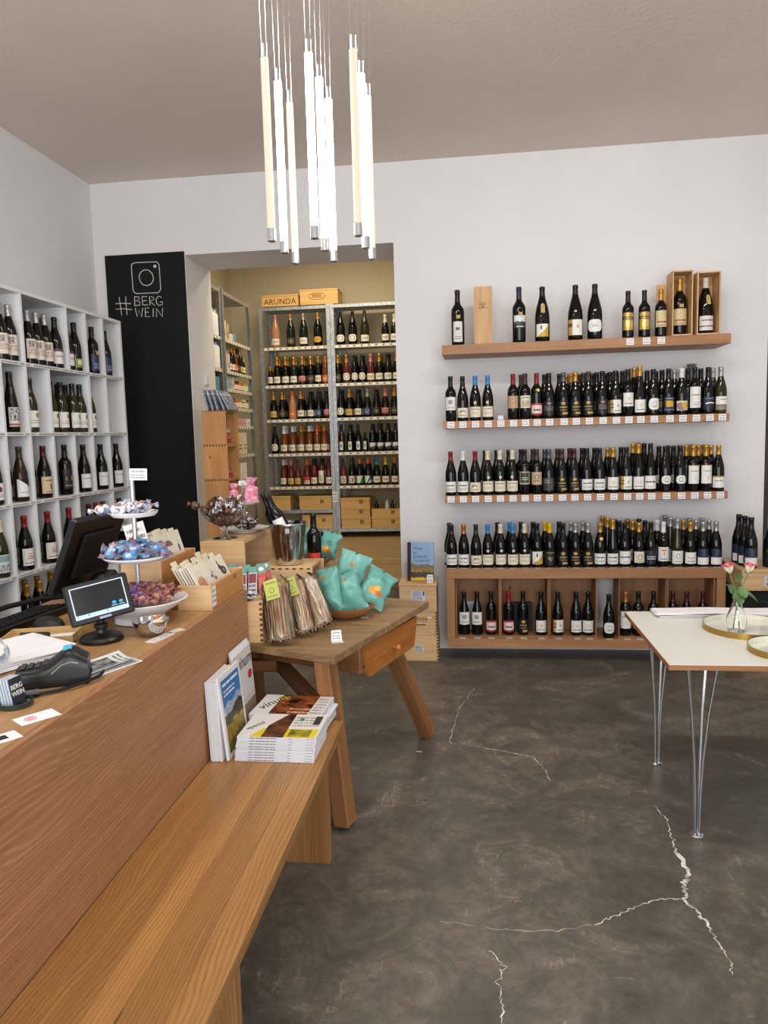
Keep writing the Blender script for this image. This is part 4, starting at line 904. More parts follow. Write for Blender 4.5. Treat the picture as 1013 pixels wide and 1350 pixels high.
for k in range(3):
    o = MB().lathe([(.045, 0), (.046, .002), (.046, .30), (.044, .302)], 16).build('paper_tube', flat('tube_white', (228, 222, 206), .6) if k == 0 else bpy.data.materials['tube_white'], None, (LX-.06, 6.95+.12*k, LZ[7]+.0005)); tag(o, 'tall white paper tube on a low shelf of far left store rack', 'tube', 'white paper tubes in the store room')
BLUEB = flat('blue_bottle', (40, 84, 168), .3); WHB = flat('white_bottle', (228, 228, 224), .35)
tb_ = MB().lathe([(.030, 0), (.034, .004), (.034, .19), (.026, .205), (.014, .212), (.014, .235), (.013, .237)], 16)
for zi_, z in enumerate((2.478, 2.19)):
    for k in range(6):
        o = tb_.build('tall_bottle', BLUEB if k < 4 else WHB, None, (LX-.05, 6.165+.078*k, z+.0005))
        tag(o, 'tall %s plastic bottle on %s shelf of near store rack' % ('blue' if k < 4 else 'white', ('upper', 'lower')[zi_]), 'bottle', '%s bottles on the %s shelf of near store rack' % (('blue' if k < 4 else 'white'), ('upper', 'lower')[zi_]))
for k in range(2): gbox('teal carton on third shelf of near store rack, %s from doorway' % ORD[k+1], 6.30+.13*k, 1.85, (.1, .1, .26), pbox((90, 140, 160)))

# ------------------------------------------------------------------ crate tower by the chalkboard
z = 0
tw = None
for k in range(7):
    h = .326 if k == 0 else .2368
    crate('wine_crate', ('lowest' if k == 0 else ORD[k+1])+' honey pine crate from the floor in the tower beside the chalkboard', (-1.768, 5.0, z+.0003), (.172, .26, h-.0004), '+X', (PINEO, PINEO), joints='top bottom')
    z += h
TZ = z
cov = printed('calendar_cover', (92, 104, 136), [('pic', 0, 0, 1, 1, (60, 70, 100), (196, 202, 214), 5), ('text', .1, .7, .9, .9, (220, 224, 232), 1)])
for k in range(5):
    a = (-14, -14, -14, -20, -26)[k]
    o = bx(-.006, .006, -.1, .1, 0, .145).build('picture_book', cov, None, (-1.815+.034*k+(.012 if k > 2 else 0), 5.0, TZ+.003), (0, R(a), 0), bevel=.001)
    tag(o, 'grey blue picture book leaning on the crate tower, %s from left' % ORD[k+1], 'book', None)
REDP = printed('red_pack', (176, 46, 46), [('rect', 0, .75, 1, 1, (190, 196, 200)), ('text', .1, .3, .9, .6, (226, 200, 190), 2)])
SILP = printed('silver_pack', (186, 190, 196), [('rect', 0, .45, 1, .8, (52, 40, 44)), ('text', .1, .1, .9, .4, (90, 90, 100), 2)])
zc = TZ-.2368
for k, (m_, nm) in enumerate(((SILP, 'silver and dark'), (REDP, 'red'), (REDP, 'red'))):
    o = bx(-.018, .018, -.018, .018, 0, .10).build('tea_pack', m_, None, (-1.715-.004*k, 4.91+.055*k, zc+.0115), (0, R(-4), 0), bevel=.003)
    tag(o, '%s sweets pack in the top cubby of crate tower, %s from the front' % (nm, ORD[k+1]), 'pack')
o = MB().hexa([(-.02, -.06, 0), (.02, -.06, 0), (.02, .06, 0), (-.02, .06, 0), (-.004, -.04, .11), (.004, -.04, .11), (.004, -.02, .11), (-.004, -.02, .11)]).build('sweets_bag', REDP, None, (-1.715, 4.96, zc-.2368+.0115)); tag(o, 'red pointed sweets bag in second cubby of crate tower', 'bag')

# ------------------------------------------------------------------ crates beside the doorway with a wine book
for k, (z0, h, lab_) in enumerate(((0, .178, 'bottom pine crate of the three beside the doorway'), (.1785, .166, 'middle pine crate with burnt lettering beside the doorway'), (.3450, .195, 'top pine crate of the three beside the doorway, under a book'))):
    c = crate('wine_crate', lab_, (-.40+(.0, -.002, -.001)[k], 5.02+(.0, .004, .0)[k], z0+.0003), (.262 if k == 0 else .254, .235, h-.0006), None, (PINE, PINEY), joints='right frontright' if k != 2 else 'right', lid=k == 2)
    yf = -.1175
    if k == 2: MB().box(-.045, .05, yf-.0012, yf-.0002, .075, .145).build('shipping_label', printed('shipping_label', (206, 208, 222), [('text', .05, .1, .8, .95, (90, 92, 110), 6), ('rect', .85, .5, .95, .95, (50, 50, 60))]), c)
    if k == 1:
        m = MB()
        for q in range(7): m.tube([(-.045+.017*q+.008*math.cos(a*PI/3), yf-.0006, .108+(.012+.003*(q % 3))*math.sin(a*PI/3)) for a in range(6)], .0016, 4)
        m.build('burnt_mark', BROWNINK, c); MB().box(-.02, .05, yf-.0012, yf-.0002, .07, .078).build('burnt_mark', BROWNINK, c)
        MB().box(.062, .09, yf-.0014, yf-.0002, .118, .128).build('paper_tag', PAPER, c)
    if k == 0: MB().box(-.035, .03, yf-.0012, yf-.0002, .06, .112).build('crate_label', printed('crate_label', (216, 212, 204), [('text', .08, .08, .92, .92, (60, 58, 56), 5)]), c)
bkz = .5404
wb = thing('wine_book', 'blue hardcover wine book with golden hills leaning on crates by doorway', 'book', (-.385, 4.985, bkz+.0035), (R(-9), 0, R(-3)))
cover = printed('wine_book_cover', (132, 166, 204), [('text', .22, .48, .85, .55, (60, 80, 120), 2), ('hill', .46, .16, -.06, 3, (104, 96, 84), (126, 112, 84)), ('hill', .30, .1, .02, 4, (170, 132, 50), (96, 84, 52)), ('hill', .22, .08, .0, 5, (44, 42, 40), (70, 60, 44)), ('hill', .08, .12, 0, 9, (206, 164, 40), (226, 190, 60))])
bx(-.09, .09, 0, .0025, 0, .265).build('front_cover', cover, wb); bx(-.09, .09, .0235, .026, 0, .265).build('back_cover', flat('book_back', (96, 130, 170), .5), wb)
bx(-.088, .086, .003, .023, .003, .262).build('page_block', flat('page_edges', (226, 220, 206), .8), wb)
bx(-.0935, -.0905, 0, .026, 0, .265).build('spine', flat('maroon_cloth', (58, 34, 40), .8), wb); bx(-.0902, -.068, -.0006, -.0001, .0005, .2645).build('cloth_strip', flat('maroon_cloth_strip', (58, 34, 40), .8), wb)
for k, s in enumerate(('Wein', 'in', 'Südtirol')): text('title', s, .030, flat('title_blue', (44, 60, 96), .6) if k == 0 else bpy.data.materials['title_blue'], wb, (-.052, -.0005, .212-.028*k), (R(90), 0, 0))
o = bx(-.02, .02, -.0008, .0008, 0, .055).build('price_card', TAGM, loc=(-.318, 4.925, .5405), rot=(R(-12), 0, R(-4))); tag(o, 'white price card standing in front of the wine book', 'card')

# ------------------------------------------------------------------ stack at the right
c = crate('wooden_crate', 'low wooden crate on the floor under the black box at right', (1.94, 4.94, .0003), (.56, .34, .1), None, (PINE, PINEY), lid=True)
c = crate('black_box', 'black wine carton between two wooden crates at far right', (1.93, 4.94, .1010), (.56, .34, .42), None, (BLACKM, BLACKM), cat='box')
m = MB()
for k in range(8): m.tube([(-.08+.03*math.cos(k*PI/4), -.1712, .28+.03*math.sin(k*PI/4)), (-.08+.012*math.cos(k*PI/4), -.1712, .28+.012*math.sin(k*PI/4))], .003, 4)
m.tube([(-.17+.02*k, -.1712, .345+.006*math.sin(k*2.2)) for k in range(9)], .002, 4); m.build('printed_crest', GREYINK, c)
c = crate('wooden_crate', 'pine wine crate carrying bottles at far right, on a black carton', (1.925, 4.94, .5215), (.57, .38, .134), None, (PINE, PINEY), joints='frontright', lid=True)
MB().box(-.15, .12, -.1912, -.1902, .03, .095).build('shipping_label', printed('shipping_label_right', (196, 200, 214), [('text', .05, .45, .95, .95, (90, 92, 110), 4), ('rect', .05, .05, .95, .3, (110, 112, 124)), ('text', .05, .05, .95, .3, (40, 40, 50), 1)]), c)
zr = .6558
for k, (x, y) in enumerate(((1.70, 4.82), (1.70, 4.90), (1.70, 4.98))): bottle('bg', 'black', 'navyw', (x+.012-.006*k, y+.01*k, zr), 'black-capped bottle with navy and white label, %s in row on right crate' % ORD[k+1]).scale = (1.08, 1.08, 1.09)
bottle('bg', 'silver', 'bdots', (1.835, 4.84, zr), 'bottle with black floral label at far right on the pine crate').scale = (1.08, 1.08, 1.07)
o = bottle('bg', 'black', 'navyw', (1.93, 4.86, zr), 'black-capped bottle with navy and white label beside the floral one')
# ------------------------------------------------------------------ counter and bench
CX, CE, CT = -.912, 2.79, .955
ct = thing('shop_counter', 'long oak shop counter with brushed reddish front at left', 'counter', (0, 0, 0))
bx(CX-.022, CX, .25, CE, .001, CT).build('front_panel', COUNTF, ct, bevel=.0015)
bx(-1.62, CX-.0225, .25, CE, CT-.03, CT).build('top_board', COUNTT, ct, bevel=.001)
bx(-1.60, CX-.0225, CE-.022, CE-.0005, .001, CT-.0305).build('end_panel', COUNTF, ct)
bx(-1.60, CX-.0225, .2505, .272, .001, CT-.0305).build('end_panel', COUNTF, ct)
bx(-1.60, -1.58, .2725, CE-.0225, .001, CT-.0305).build('back_panel', BLACKM, ct)
BT = .47
bn = thing('bench', 'low oak bench of wide staves standing along the counter front', 'bench', (0, 0, 0))
bw = [.072, .085, .066, .093, .081]; x = CX+.003; xe = -.512; sc = (xe-x)/sum(bw)
for w in bw:
    bx(x, x+w*sc-.0004, .30, 2.665, BT-.035, BT).build('stave', BENCH, bn, bevel=.0006); x += w*sc
for y in (2.483, 1.455):
    x = -.87
    for w in (.09, .125, .11): bx(x, x+w-.0004, y, y+.036, .0005, BT-.0353).build('leg_stave', BENCHV, bn, bevel=.0006); x += w

# magazines on the bench
def mag_top(name, el, base=(226, 224, 220)): return printed(name, base, el, rough=.28)
MAGW = flat('magazine_paper', (226, 229, 234), .5)
SPINE = printed('magazine_spine', (214, 220, 228), [('text', .16, .2, .5, .85, (40, 40, 46), 1), ('text', .66, .2, .70, .8, (60, 60, 66), 1), ('text', .88, .2, .98, .8, (120, 130, 140), 1)])
C1 = mag_top('cover_cellar', [('pic', .3, .0, .58, 1, (48, 30, 24), (120, 70, 44), 4), ('rect', .58, .0, .98, .36, (222, 200, 40)), ('pic', .62, .05, .9, .33, (60, 66, 20), (180, 170, 40), 7), ('rect', .16, .0, .3, .36, (222, 200, 40)), ('diag', -3, 1, -.42, (226, 224, 220)), ('text', .6, .45, .95, .9, (150, 150, 150), 4), ('rect', .66, .7, .72, .82, (60, 150, 90)), ('rect', .86, .55, .95, .92, (60, 60, 60))])
C2 = mag_top('cover_barrels', [('pic', .26, .0, .8, 1, (34, 20, 16), (166, 92, 52), 5), ('text', .5, .1, .8, .4, (226, 170, 140), 2), ('circ', .30, .86, .08, .1, (206, 170, 60)), ('text', .82, .1, .98, .9, (150, 152, 160), 6)])
C3 = mag_top('cover_valley', [('rect', .07, .06, .93, .94, (54, 120, 184)), ('hill', .62, .16, .06, 5, (180, 190, 206), (120, 140, 176), (.07, .06, .93, .94)), ('hill', .5, .16, .1, 3, (30, 32, 24), (64, 60, 30), (.07, .06, .93, .94)), ('hill', .40, .16, .0, 4, (190, 150, 50), (90, 86, 30), (.07, .06, .93, .94)), ('hill', .16, .1, .1, 4, (66, 70, 24), (120, 116, 44), (.07, .06, .93, .94)), ('text', .14, .84, .86, .91, (230, 236, 240), 1), ('text', .14, .72, .66, .82, (220, 228, 236), 2)])
def magazine(x, y, z, w, d, h, rot, cover, label, group=None, spine=True):
    o = thing('magazine', label, 'magazine', (x, y, z), (0, 0, rot), group)
    bx(-w/2, w/2, -d/2, d/2, 0, h).build('pages', MAGW, o, bevel=.0006)
    if cover:
        m = MB(); m.quad((-w/2, -d/2, h+.0003), (w/2, -d/2, h+.0003), (w/2, d/2, h+.0003), (-w/2, d/2, h+.0003)); m.build('cover', cover, o)
    if spine:
        m = MB(); m.quad((-w/2, -d/2-.0004, .001), (w/2, -d/2-.0004, .001), (w/2, -d/2-.0004, h-.001), (-w/2, -d/2-.0004, h-.001)); m.build('spine', SPINE, o)
    return o
for k in range(9):
    o = magazine(-.682+random.uniform(-.002, .002)+.001*k, 2.398+random.uniform(-.002, .002), BT+.0005+.0095*k, .272, .205, .0091, R(random.uniform(-.4, .4)), C1 if k == 8 else None,
             'wine magazine with cellar and yellow cover, topmost of front stack' if k == 8 else 'white wine magazine in the front stack on the bench, %s from the bottom' % ORD[k+1])
    if k == 8: text('title', 'special', .03, INK, o, (-.115, -.045, .0096), (0, 0, R(55)))
for k in range(9):
    o = magazine(-.70+random.uniform(-.012, .012)+.004*(k % 3), 2.606+random.uniform(-.003, .003), BT+.0005+.0088*k, .27, .205, .0084, R(-2+random.uniform(-1.5, 1.5)), C2 if k == 8 else None,
             'wine magazine with barrel cellar cover, topmost of rear stack' if k == 8 else 'white wine magazine in the rear stack on the bench, %s from the bottom' % ORD[k+1], None, False)
    if k == 8: text('title', 'vinum', .062, INK, o, (-.100, -.055, .0088), (0, 0, R(64)), shear=.35)
# standing block: pages towards the camera, leaning on the counter front
def standing(x, y, z, th, d, h, lean, label, cover=None, yaw=0, group=None):
    o = thing('magazine', label, 'magazine', (x, y, z), (0, R(lean), R(yaw)), group)
    bx(-th, 0, 0, d, 0, h).build('pages', MAGW, o, bevel=.0008)
    if cover:
        m = MB(); m.quad((.0004, .001, .001), (.0004, d-.001, .001), (.0004, d-.001, h-.001), (.0004, .001, h-.001)); m.build('cover', cover, o)
    return o
for k in range(8): standing(-.8960+.0055*k, 2.285+random.uniform(-.004, .004), BT+.001, .0051, .205, .272+random.uniform(-.003, .002), -2, 'white magazine standing against the counter, %s from the counter side' % ORD[k+1])
standing(-.836, 2.29, BT+.002, .010, .205, .285, -5.5, 'magazine with blue sky and valley cover standing in front of the white block', C3, -1)
VC = mag_top('cover_vinum', [('circ', .82, .62, .12, .06, (190, 60, 50)), ('text', .1, .1, .9, .4, (180, 176, 172), 3), ('rect', .0, .0, 1, .3, (150, 128, 110))], (214, 212, 210))
for k in range(3):
    o = standing(-.880+.008*k, 2.505+.012*(2-k), BT+.0015, .0070, .205, .30-.006*k, -4, 'tall wine magazine standing behind the valley cover, %s from the counter' % ORD[k+1], VC if k == 2 else None, 0)
    if k == 2: text('title', 'vinum', .068, INK, o, (.0009, .03, .222), (R(90), 0, R(90)), shear=.3)

# ------------------------------------------------------------------ things on the counter
TOP = CT+.0005
def rp(a, p): return (p[0]*math.cos(a)-p[1]*math.sin(a), p[0]*math.sin(a)+p[1]*math.cos(a))
# customer display
dp = thing('customer_display', 'small black customer display on a round foot on the counter', 'display', (-1.13, 2.05, TOP), (0, 0, R(38)))
MB().lathe([(.060, 0), (.064, .003), (.064, .010), (.058, .017), (.030, .022), (.022, .026)], 32).build('foot', BLACKP, dp)
MB().lathe([(.017, .0262), (.015, .036), (.020, .040), (.020, .052), (.013, .056), (.013, .07)], 20).build('neck', BLACKP, dp)
hs = bx(-.092, .092, -.008, .016, -.062, .062).mesh('screen_housing', BLACKP, bevel=.004)
scr = put('screen_housing', hs, dp, (0, 0, .125), (R(-14), R(-8), 0))
def emitprint(name, elems, base, st):
    m = printed(name, base, elems); nt = m.node_tree; b = nt.nodes['Principled BSDF']
    src = b.inputs['Base Color'].links[0].from_socket; nt.links.new(src, b.inputs['Emission Color']); b.inputs['Emission Strength'].default_value = st; b.inputs['Roughness'].default_value = .15
    return m
SCRM = emitprint('display_screen', [('rect', .02, .035, .98, .97, (22, 22, 24)), ('rect', .02, .035, .98, .13, (168, 206, 240)), ('circ', .75, .28, .04, .05, (60, 150, 240)), ('circ', .88, .27, .04, .05, (60, 150, 240)), ('rect', .69, .18, .81, .20, (180, 190, 200)), ('rect', .83, .17, .94, .19, (180, 190, 200)), ('circ', .25, .085, .015, .025, (40, 110, 220)), ('circ', .6, .085, .015, .025, (40, 110, 220)), ('circ', .05, .085, .012, .02, (220, 70, 80))], (196, 206, 220), .35)
m = MB(); m.quad((-.077, -.0085, -.045), (.077, -.0085, -.045), (.077, -.0085, .050), (-.077, -.0085, .050)); m.build('screen', SCRM, scr)
m = MB(); m.quad((-.012, -.0085, -.057), (.022, -.0085, -.057), (.022, -.0085, -.050), (-.012, -.0085, -.050)); m.build('badge', flat('badge_blue', (150, 160, 190), .4), scr)
# point of sale monitor seen from behind, keyboard, mouse, cables
ps = thing('till_monitor', 'large black till monitor tilted back, seen from its rear side', 'monitor', (-1.455, 2.64, TOP))
pan = MB().box(-.016, .016, -.19, .19, -.15, .15).build('panel', BLACKP, ps, (-.028, 0, .185), (0, R(23), 0), bevel=.006)
MB().box(.0165, .03, -.12, .12, -.09, .09).build('rear_cover', BLACKM, pan, bevel=.005)
MB().hexa([(-.08, -.1, 0), (.06, -.1, 0), (.06, .1, 0), (-.08, .1, 0), (-.02, -.05, .10), (.02, -.05, .10), (.02, .05, .10), (-.02, .05, .10)]).build('stand', BLACKP, ps, (.03, 0, 0), bevel=.003)
kb = thing('keyboard', 'black keyboard standing behind the mouse on the counter', 'keyboard', (-1.515, 2.23, TOP+.001), (0, 0, R(-6)))
MB().hexa([(-.075, -.2, 0), (.065, -.2, 0), (.065, .2, 0), (-.075, .2, 0), (-.075, -.2, .012), (.065, -.2, .026), (.065, .2, .026), (-.075, .2, .012)]).build('case', BLACKP, kb, bevel=.004)
km = bx(-.007, .007, -.007, .007, 0, .006).mesh('key', BLACKM, bevel=.001)
for i in range(5):
    for j in range(18): put('key', km, kb, (-.06+.024*i, -.18+.021*j, .0138+.0024*i), (0, R(-6), 0))
cbl = MB().tube([(-1.605, 1.95, TOP+.010), (-1.60, 2.02, TOP+.035), (-1.57, 2.10, TOP+.058), (-1.53, 2.2, TOP+.068), (-1.49, 2.32, TOP+.066), (-1.45, 2.44, TOP+.050), (-1.42, 2.47, TOP+.020)], .009, 8).build('cable', BLACKP); tag(cbl, 'thick black cable arching over the keyboard behind the mouse', 'cable')
def mouse_fn(u, v):
    a = 2*PI*u; s = math.cos(v*PI/2)**.6
    return (.045*s*math.cos(a), .064*s*math.sin(a)*(1+.06*math.cos(a)), .042*math.sin(v*PI/2))
ms = MB().grid(mouse_fn, 24, 8, closeu=True).build('computer_mouse', flat('mouse_plastic', (26, 26, 27), .5), None, (-1.372, 2.165, TOP), (0, 0, R(62))); tag(ms, 'domed black computer mouse beside the paper tray', 'mouse')
# kraft tray with pens
ty = thing('paper_tray', 'shallow brown card tray with papers behind the white sheets', 'tray', (-1.325, 2.055, TOP), (0, 0, R(16)))
for q in ((-.105, .105, -.065, .065, 0, .003), (-.105, .105, .062, .065, .0032, .022), (-.105, .105, -.065, -.062, .0032, .022), (-.105, -.102, -.0618, .0618, .0032, .022), (.102, .105, -.0618, .0618, .0032, .022)):
    bx(*q).build('tray_wall' if q[4] else 'tray_base', KRAFT, ty)
mk = MB().tube([(-.05, 0, 0), (-.02, 0, 0), (.03, 0, 0), (.035, 0, 0)], [.008, .009, .009, .006], 12).build('marker_pen', BLACKP, None, (-1.33, 2.04, TOP+.018), (0, R(4), R(20))); tag(mk, 'black marker lying in the brown card tray', 'marker')
for k in range(3):
    o = bx(-.07, .07, -.045, .045, 0, .0006).build('note_sheet', PAPER, None, (-1.31+.01*k, 2.05, TOP+.0035+.0009*k), (0, 0, R(12+7*k))); tag(o, 'small white note sheet lying in the brown card tray', 'paper', 'note sheets in the card tray')
# paper stack
for k in range(9):
    o = bx(-.105, .105, -.1485, .1485, 0, .0030).build('paper_sheet', PAPER, None, (-1.305+.006*math.sin(k*2.1)+.0*k, 1.83+.012*math.cos(k*1.7), TOP+.0036*k), (0, 0, R(-32+5*math.sin(k*1.9))))
    tag(o, 'white paper bundle in the loose pile behind the card terminal, %s from below' % ORD[k+1], 'paper')
def roll(u, v):
    a = 2.2*PI*u-.5; r = .026+.006*u; return (r*math.cos(a), -.04+.08*v, .033+r*math.sin(a))
rc = MB().grid(roll, 30, 1).build('receipt', printed('receipt_print', (226, 230, 236), [('text', .1, .05, .9, .95, (150, 160, 170), 9)]), None, (-1.245, 1.72, TOP+.0330), (0, 0, R(40))); tag(rc, 'curled till receipt lying on the white papers', 'receipt')
# card terminal
tm = thing('card_terminal', 'black card payment terminal lying on the counter with cyan display', 'terminal', (-1.055, 1.672, TOP), (0, 0, R(24)))
b = MB(); sect = []
for i in range(13):
    t = i/12; x = -.082+.165*t; h = .046+.036*math.exp(-((t-.74)/.24)**2)+.006*t; w = .040+.004*math.sin(PI*t)
    sect.append((x, h, w))
def term(u, v):
    i = u*12; k = min(11, int(i)); f = i-k; x, h, w = (a+(b2-a)*f for a, b2 in zip(sect[k], sect[k+1]))
    a = PI*v; c_ = math.cos(a); s_ = math.sin(a)
    return (x, -w*math.copysign(abs(c_)**.45, c_), .012+(h-.012)*abs(s_)**.45)
b.grid(term, 24, 16); 
for xe_, fl in ((0, 0), (12, 1)):
    x, h, w = sect[xe_]; ids = [b.add(term(fl, j/16)) for j in range(17)]; b.face(ids if fl else ids[::-1])
b.build('body', BLACKP, tm, weld=True)
bx(-.086, .086, -.043, .043, 0, .020).build('cradle', BLACKM, tm, bevel=.004)
bx(-.010, .010, -.016, .016, -.003, .0035).build('display_window', flat('cyan_display', (70, 170, 200), .2, emit=.3), tm, (.036, .004, .0845), (0, R(-6), 0))
MB().tube([(.0, -.0442, .035), (.025, -.0447, .055), (.045, -.0442, .060), (.062, -.0440, .055)], .0014, 5).build('trim_line', CHROME, tm)
km2 = bx(-.006, .006, -.005, .005, 0, .003).mesh('key', flat('grey_key', (60, 62, 66), .5), bevel=.001)
for i in range(4):
    for j in range(3): put('key', km2, tm, (-.068+.017*i, -.016+.016*j, .0475+.0010*i+.003*(i == 3)))
cb2 = MB().tube([(-1.035, 1.575, TOP+.006), (-1.0, 1.60, TOP+.006), (-.965, 1.645, TOP+.010), (-.945, 1.69, TOP+.012), (-.955, 1.73, TOP+.012)], .0045, 7)
cb2.tube([(-1.062, 1.557, TOP+.010), (-1.035, 1.575, TOP+.010)], .0095, 10)
o = cb2.build('cable', BLACKP); tag(o, 'black power cable with plug in front of the card terminal', 'cable')
# business cards in a small glass dish
ch = thing('card_holder', 'small round glass dish holding upright business cards', 'dish', (-1.055, 1.515, TOP))
MB().lathe([(.036, 0), (.038, .002), (.038, .012), (.035, .012), (.035, .004)], 28, cap1=False).build('dish', flat('dark_green_glass', (60, 74, 70), .08, trans=.5), ch)
for k in range(9):
    o = bx(-.021, .021, -.0008, .0008, 0, .060).build('business_card', PAPER if k % 2 else flat('pale_blue_card', (150, 180, 206), .5) if k == 0 else bpy.data.materials['pale_blue_card'], None, (-1.073+.0032*k, 1.514+.0004*k, TOP+.006), (R(-10), 0, R(84)))
    tag(o, ('black fronted business card, foremost in the glass dish' if k == 8 else '%s business card from the left in the small glass dish' % ORD[k+1]), 'card', 'business cards in the glass dish')
m = MB(); m.quad((-.021, -.0011, 0), (.021, -.0011, 0), (.021, -.0011, .060), (-.021, -.0011, .060)); m.build('printed_face', flat('black_card_face', (40, 42, 50), .5), o)
text('lettering', 'BERG\nWEIN', .0155, WHITEINK, o, (-.018, -.0013, .034), (R(90), 0, 0))
# flat cards
def flatcard(x, y, w, d, rot, mt, label): 
    o = bx(-w/2, w/2, -d/2, d/2, 0, .0008).build('card', mt, None, (x, y, TOP), (0, 0, R(rot))); tag(o, label, 'card'); return o
o = flatcard(-.962, 1.449, .085, .055, 54, PAPER, 'white card with round pink camera logo on the counter edge')
PK = flat('logo_pink', (214, 60, 110), .5)
lg = MB()
for rr_, wd in ((.0105, .0016), (.0052, .0014)): lg.tube([(rr_*(abs(math.cos(a))**.6*math.copysign(1, math.cos(a)) if rr_ > .008 else math.cos(a)), rr_*(abs(math.sin(a))**.6*math.copysign(1, math.sin(a)) if rr_ > .008 else math.sin(a)), .0011) for a in [i*PI/12 for i in range(25)]], wd*.6, 4)
lg.build('camera_logo', PK, o, (-.014, 0, 0))
o = flatcard(-.968, 1.333, .07, .05, 54, PAPER, 'white card cut by the left picture edge on the counter')
MB().box(-.01, .012, -.01, .012, .0009, .0013).build('printed_square', INK, o)
TG = printed('counter_tag', (232, 230, 224), [('text', .08, .12, .92, .88, (130, 126, 122), 3)])
flatcard(-.957, 2.077, .105, .035, 78, TG, 'long white price card flat on the counter beside the sweets bowl')
flatcard(-.940, 2.163, .045, .03, 62, TG, 'small white price card on the counter near the card box')
br = MB(); br.grid(lambda u, v: (-.05+.1*u, -.075+.15*v, .001+.012*(2*u-1)**2*(.4+.6*v)+.002), 12, 6); 
o = br.build('brochure', printed('brochure_print', (206, 210, 210), [('pic', .1, .1, .8, .7, (30, 30, 32), (150, 150, 150), 5), ('text', .1, .76, .9, .95, (90, 90, 90), 2)]), None, (-.985, 1.80, TOP+.003), (0, 0, R(-28))); tag(o, 'curled brochure with black and white picture beside the terminal', 'brochure')
o = bx(-.055, .055, -.08, .08, 0, .0028).build('brochure', PAPER, None, (-.99, 1.80, TOP), (0, 0, R(-24))); tag(o, 'plain white brochure lying under the curled one', 'brochure')
# small steel bowl with sweets
sb = thing('steel_bowl', 'small polished steel bowl of sweets at the counter edge', 'bowl', (-1.003, 2.115, TOP))
MB().lathe([(.026, 0), (.034, .004), (.048, .024), (.055, .047), (.0565, .0475), (.0545, .046), (.047, .025), (.033, .0065), (.0, .0055)], 32, cap1=False).build('bowl', STEEL, sb)
for k in range(14):
    a = k*2.4; r = .010+.0022*k*.95; c_ = ((226, 228, 230), (206, 120, 44), (40, 40, 44), (226, 206, 160), (130, 190, 220))[k % 5]
    nm = 'wrap_%d' % (k % 5); mt = bpy.data.materials.get(nm) or flat(nm, c_, .3)
    o = bx(-.011, .011, -.007, .007, 0, .008).build('mini_bar', mt, None, (-1.003+r*math.cos(a), 2.115+r*math.sin(a), TOP+.017+.0011*k+.008*(k % 3)), (R(random.uniform(-25, 25)), R(random.uniform(-25, 25)), a), bevel=.0015)
    tag(o, 'small wrapped sweet in the steel bowl', 'sweet', 'sweets in the steel bowl')

# wrapped candies
def candy_mesh(name, mt, L_=.026, r=.010, seed=0, tail=3):
    rnd = random.Random(seed); ph = rnd.uniform(0, 6)
    def fn(u, v):
        x = (2*v-1); a = 2*PI*u
        if abs(x) < .55: rad = r*(1-(x/.55)**4*.7)
        else:
            t = (abs(x)-.55)/.45; rad = r*(.30+t*.85)*(1+.28*math.sin(5*a+ph+3*t))
        flatk = 1 if abs(x) < .55 else .45
        rad *= 1+.10*math.sin(3*a+ph+7*x)
        return (x*L_, rad*math.cos(a), rad*math.sin(a)*flatk)
    b = MB().grid(fn, 12, 14, closeu=True)
    b.mi = [0 if tail <= i//12 <= 13-tail else 1 for i in range(len(b.f))]
    return b.mesh(name, mt, angle=60)
CANDY = {
 'white': ([(.42, (90, 104, 150)), (.46, (226, 226, 230)), (.55, (232, 232, 236)), (.60, (176, 104, 66))], [(.44, (226, 226, 230)), (.58, (120, 130, 170))]),
 'blue': ([(.40, (190, 200, 216)), (.45, (84, 156, 206)), (.56, (74, 146, 198)), (.60, (186, 70, 84))], [(.44, (76, 146, 196)), (.5, (170, 150, 150)), (.58, (170, 110, 96))]),
 'lilac': ([(.42, (110, 80, 150)), (.5, (150, 120, 186)), (.58, (186, 160, 210))], [(.44, (120, 90, 160)), (.58, (190, 166, 214))]),
 'brown': ([(.42, (90, 40, 50)), (.48, (146, 78, 70)), (.54, (186, 130, 110)), (.60, (110, 60, 90))], [(.44, (150, 84, 76)), (.56, (206, 160, 140))]),
 'truffle': ([(.42, (58, 36, 24)), (.5, (98, 66, 44)), (.6, (140, 100, 70))], [(.44, (70, 46, 32)), (.58, (120, 84, 58))]),
 'silver': ([(.42, (62, 40, 28)), (.5, (106, 72, 48)), (.6, (140, 100, 70))], [(.45, (70, 64, 60)), (.49, (196, 196, 204)), (.6, (226, 226, 232))])}
CM = {}
for k, sts in CANDY.items():
    mts = [mottled('candy_%s_%s' % (k, ('wrap', 'tail')[q]), list(st), (48, 90)[q], .28, .1, .2) for q, st in enumerate(sts)]
    CM[k] = [candy_mesh('wrapped_sweet', mts, seed=s, L_=.043 if k not in ('truffle', 'silver') else .036, r=.0175 if k not in ('truffle', 'silver') else .0185, tail=5 if k == 'silver' else 3) for s in range(3)]
def where_(dx, dy, rad):
    f = .44*dx-.9*dy; r = .9*dx+.44*dy; d = math.hypot(dx, dy)/rad
    if d < .34: return 'at the centre'
    q = int(((math.degrees(math.atan2(r, f))+382.5) % 360)//45)
    return ('close in at the ' if d < .72 else 'at the outer ')+('front', 'front right', 'right', 'back right', 'back', 'back left', 'left', 'front left')[q]
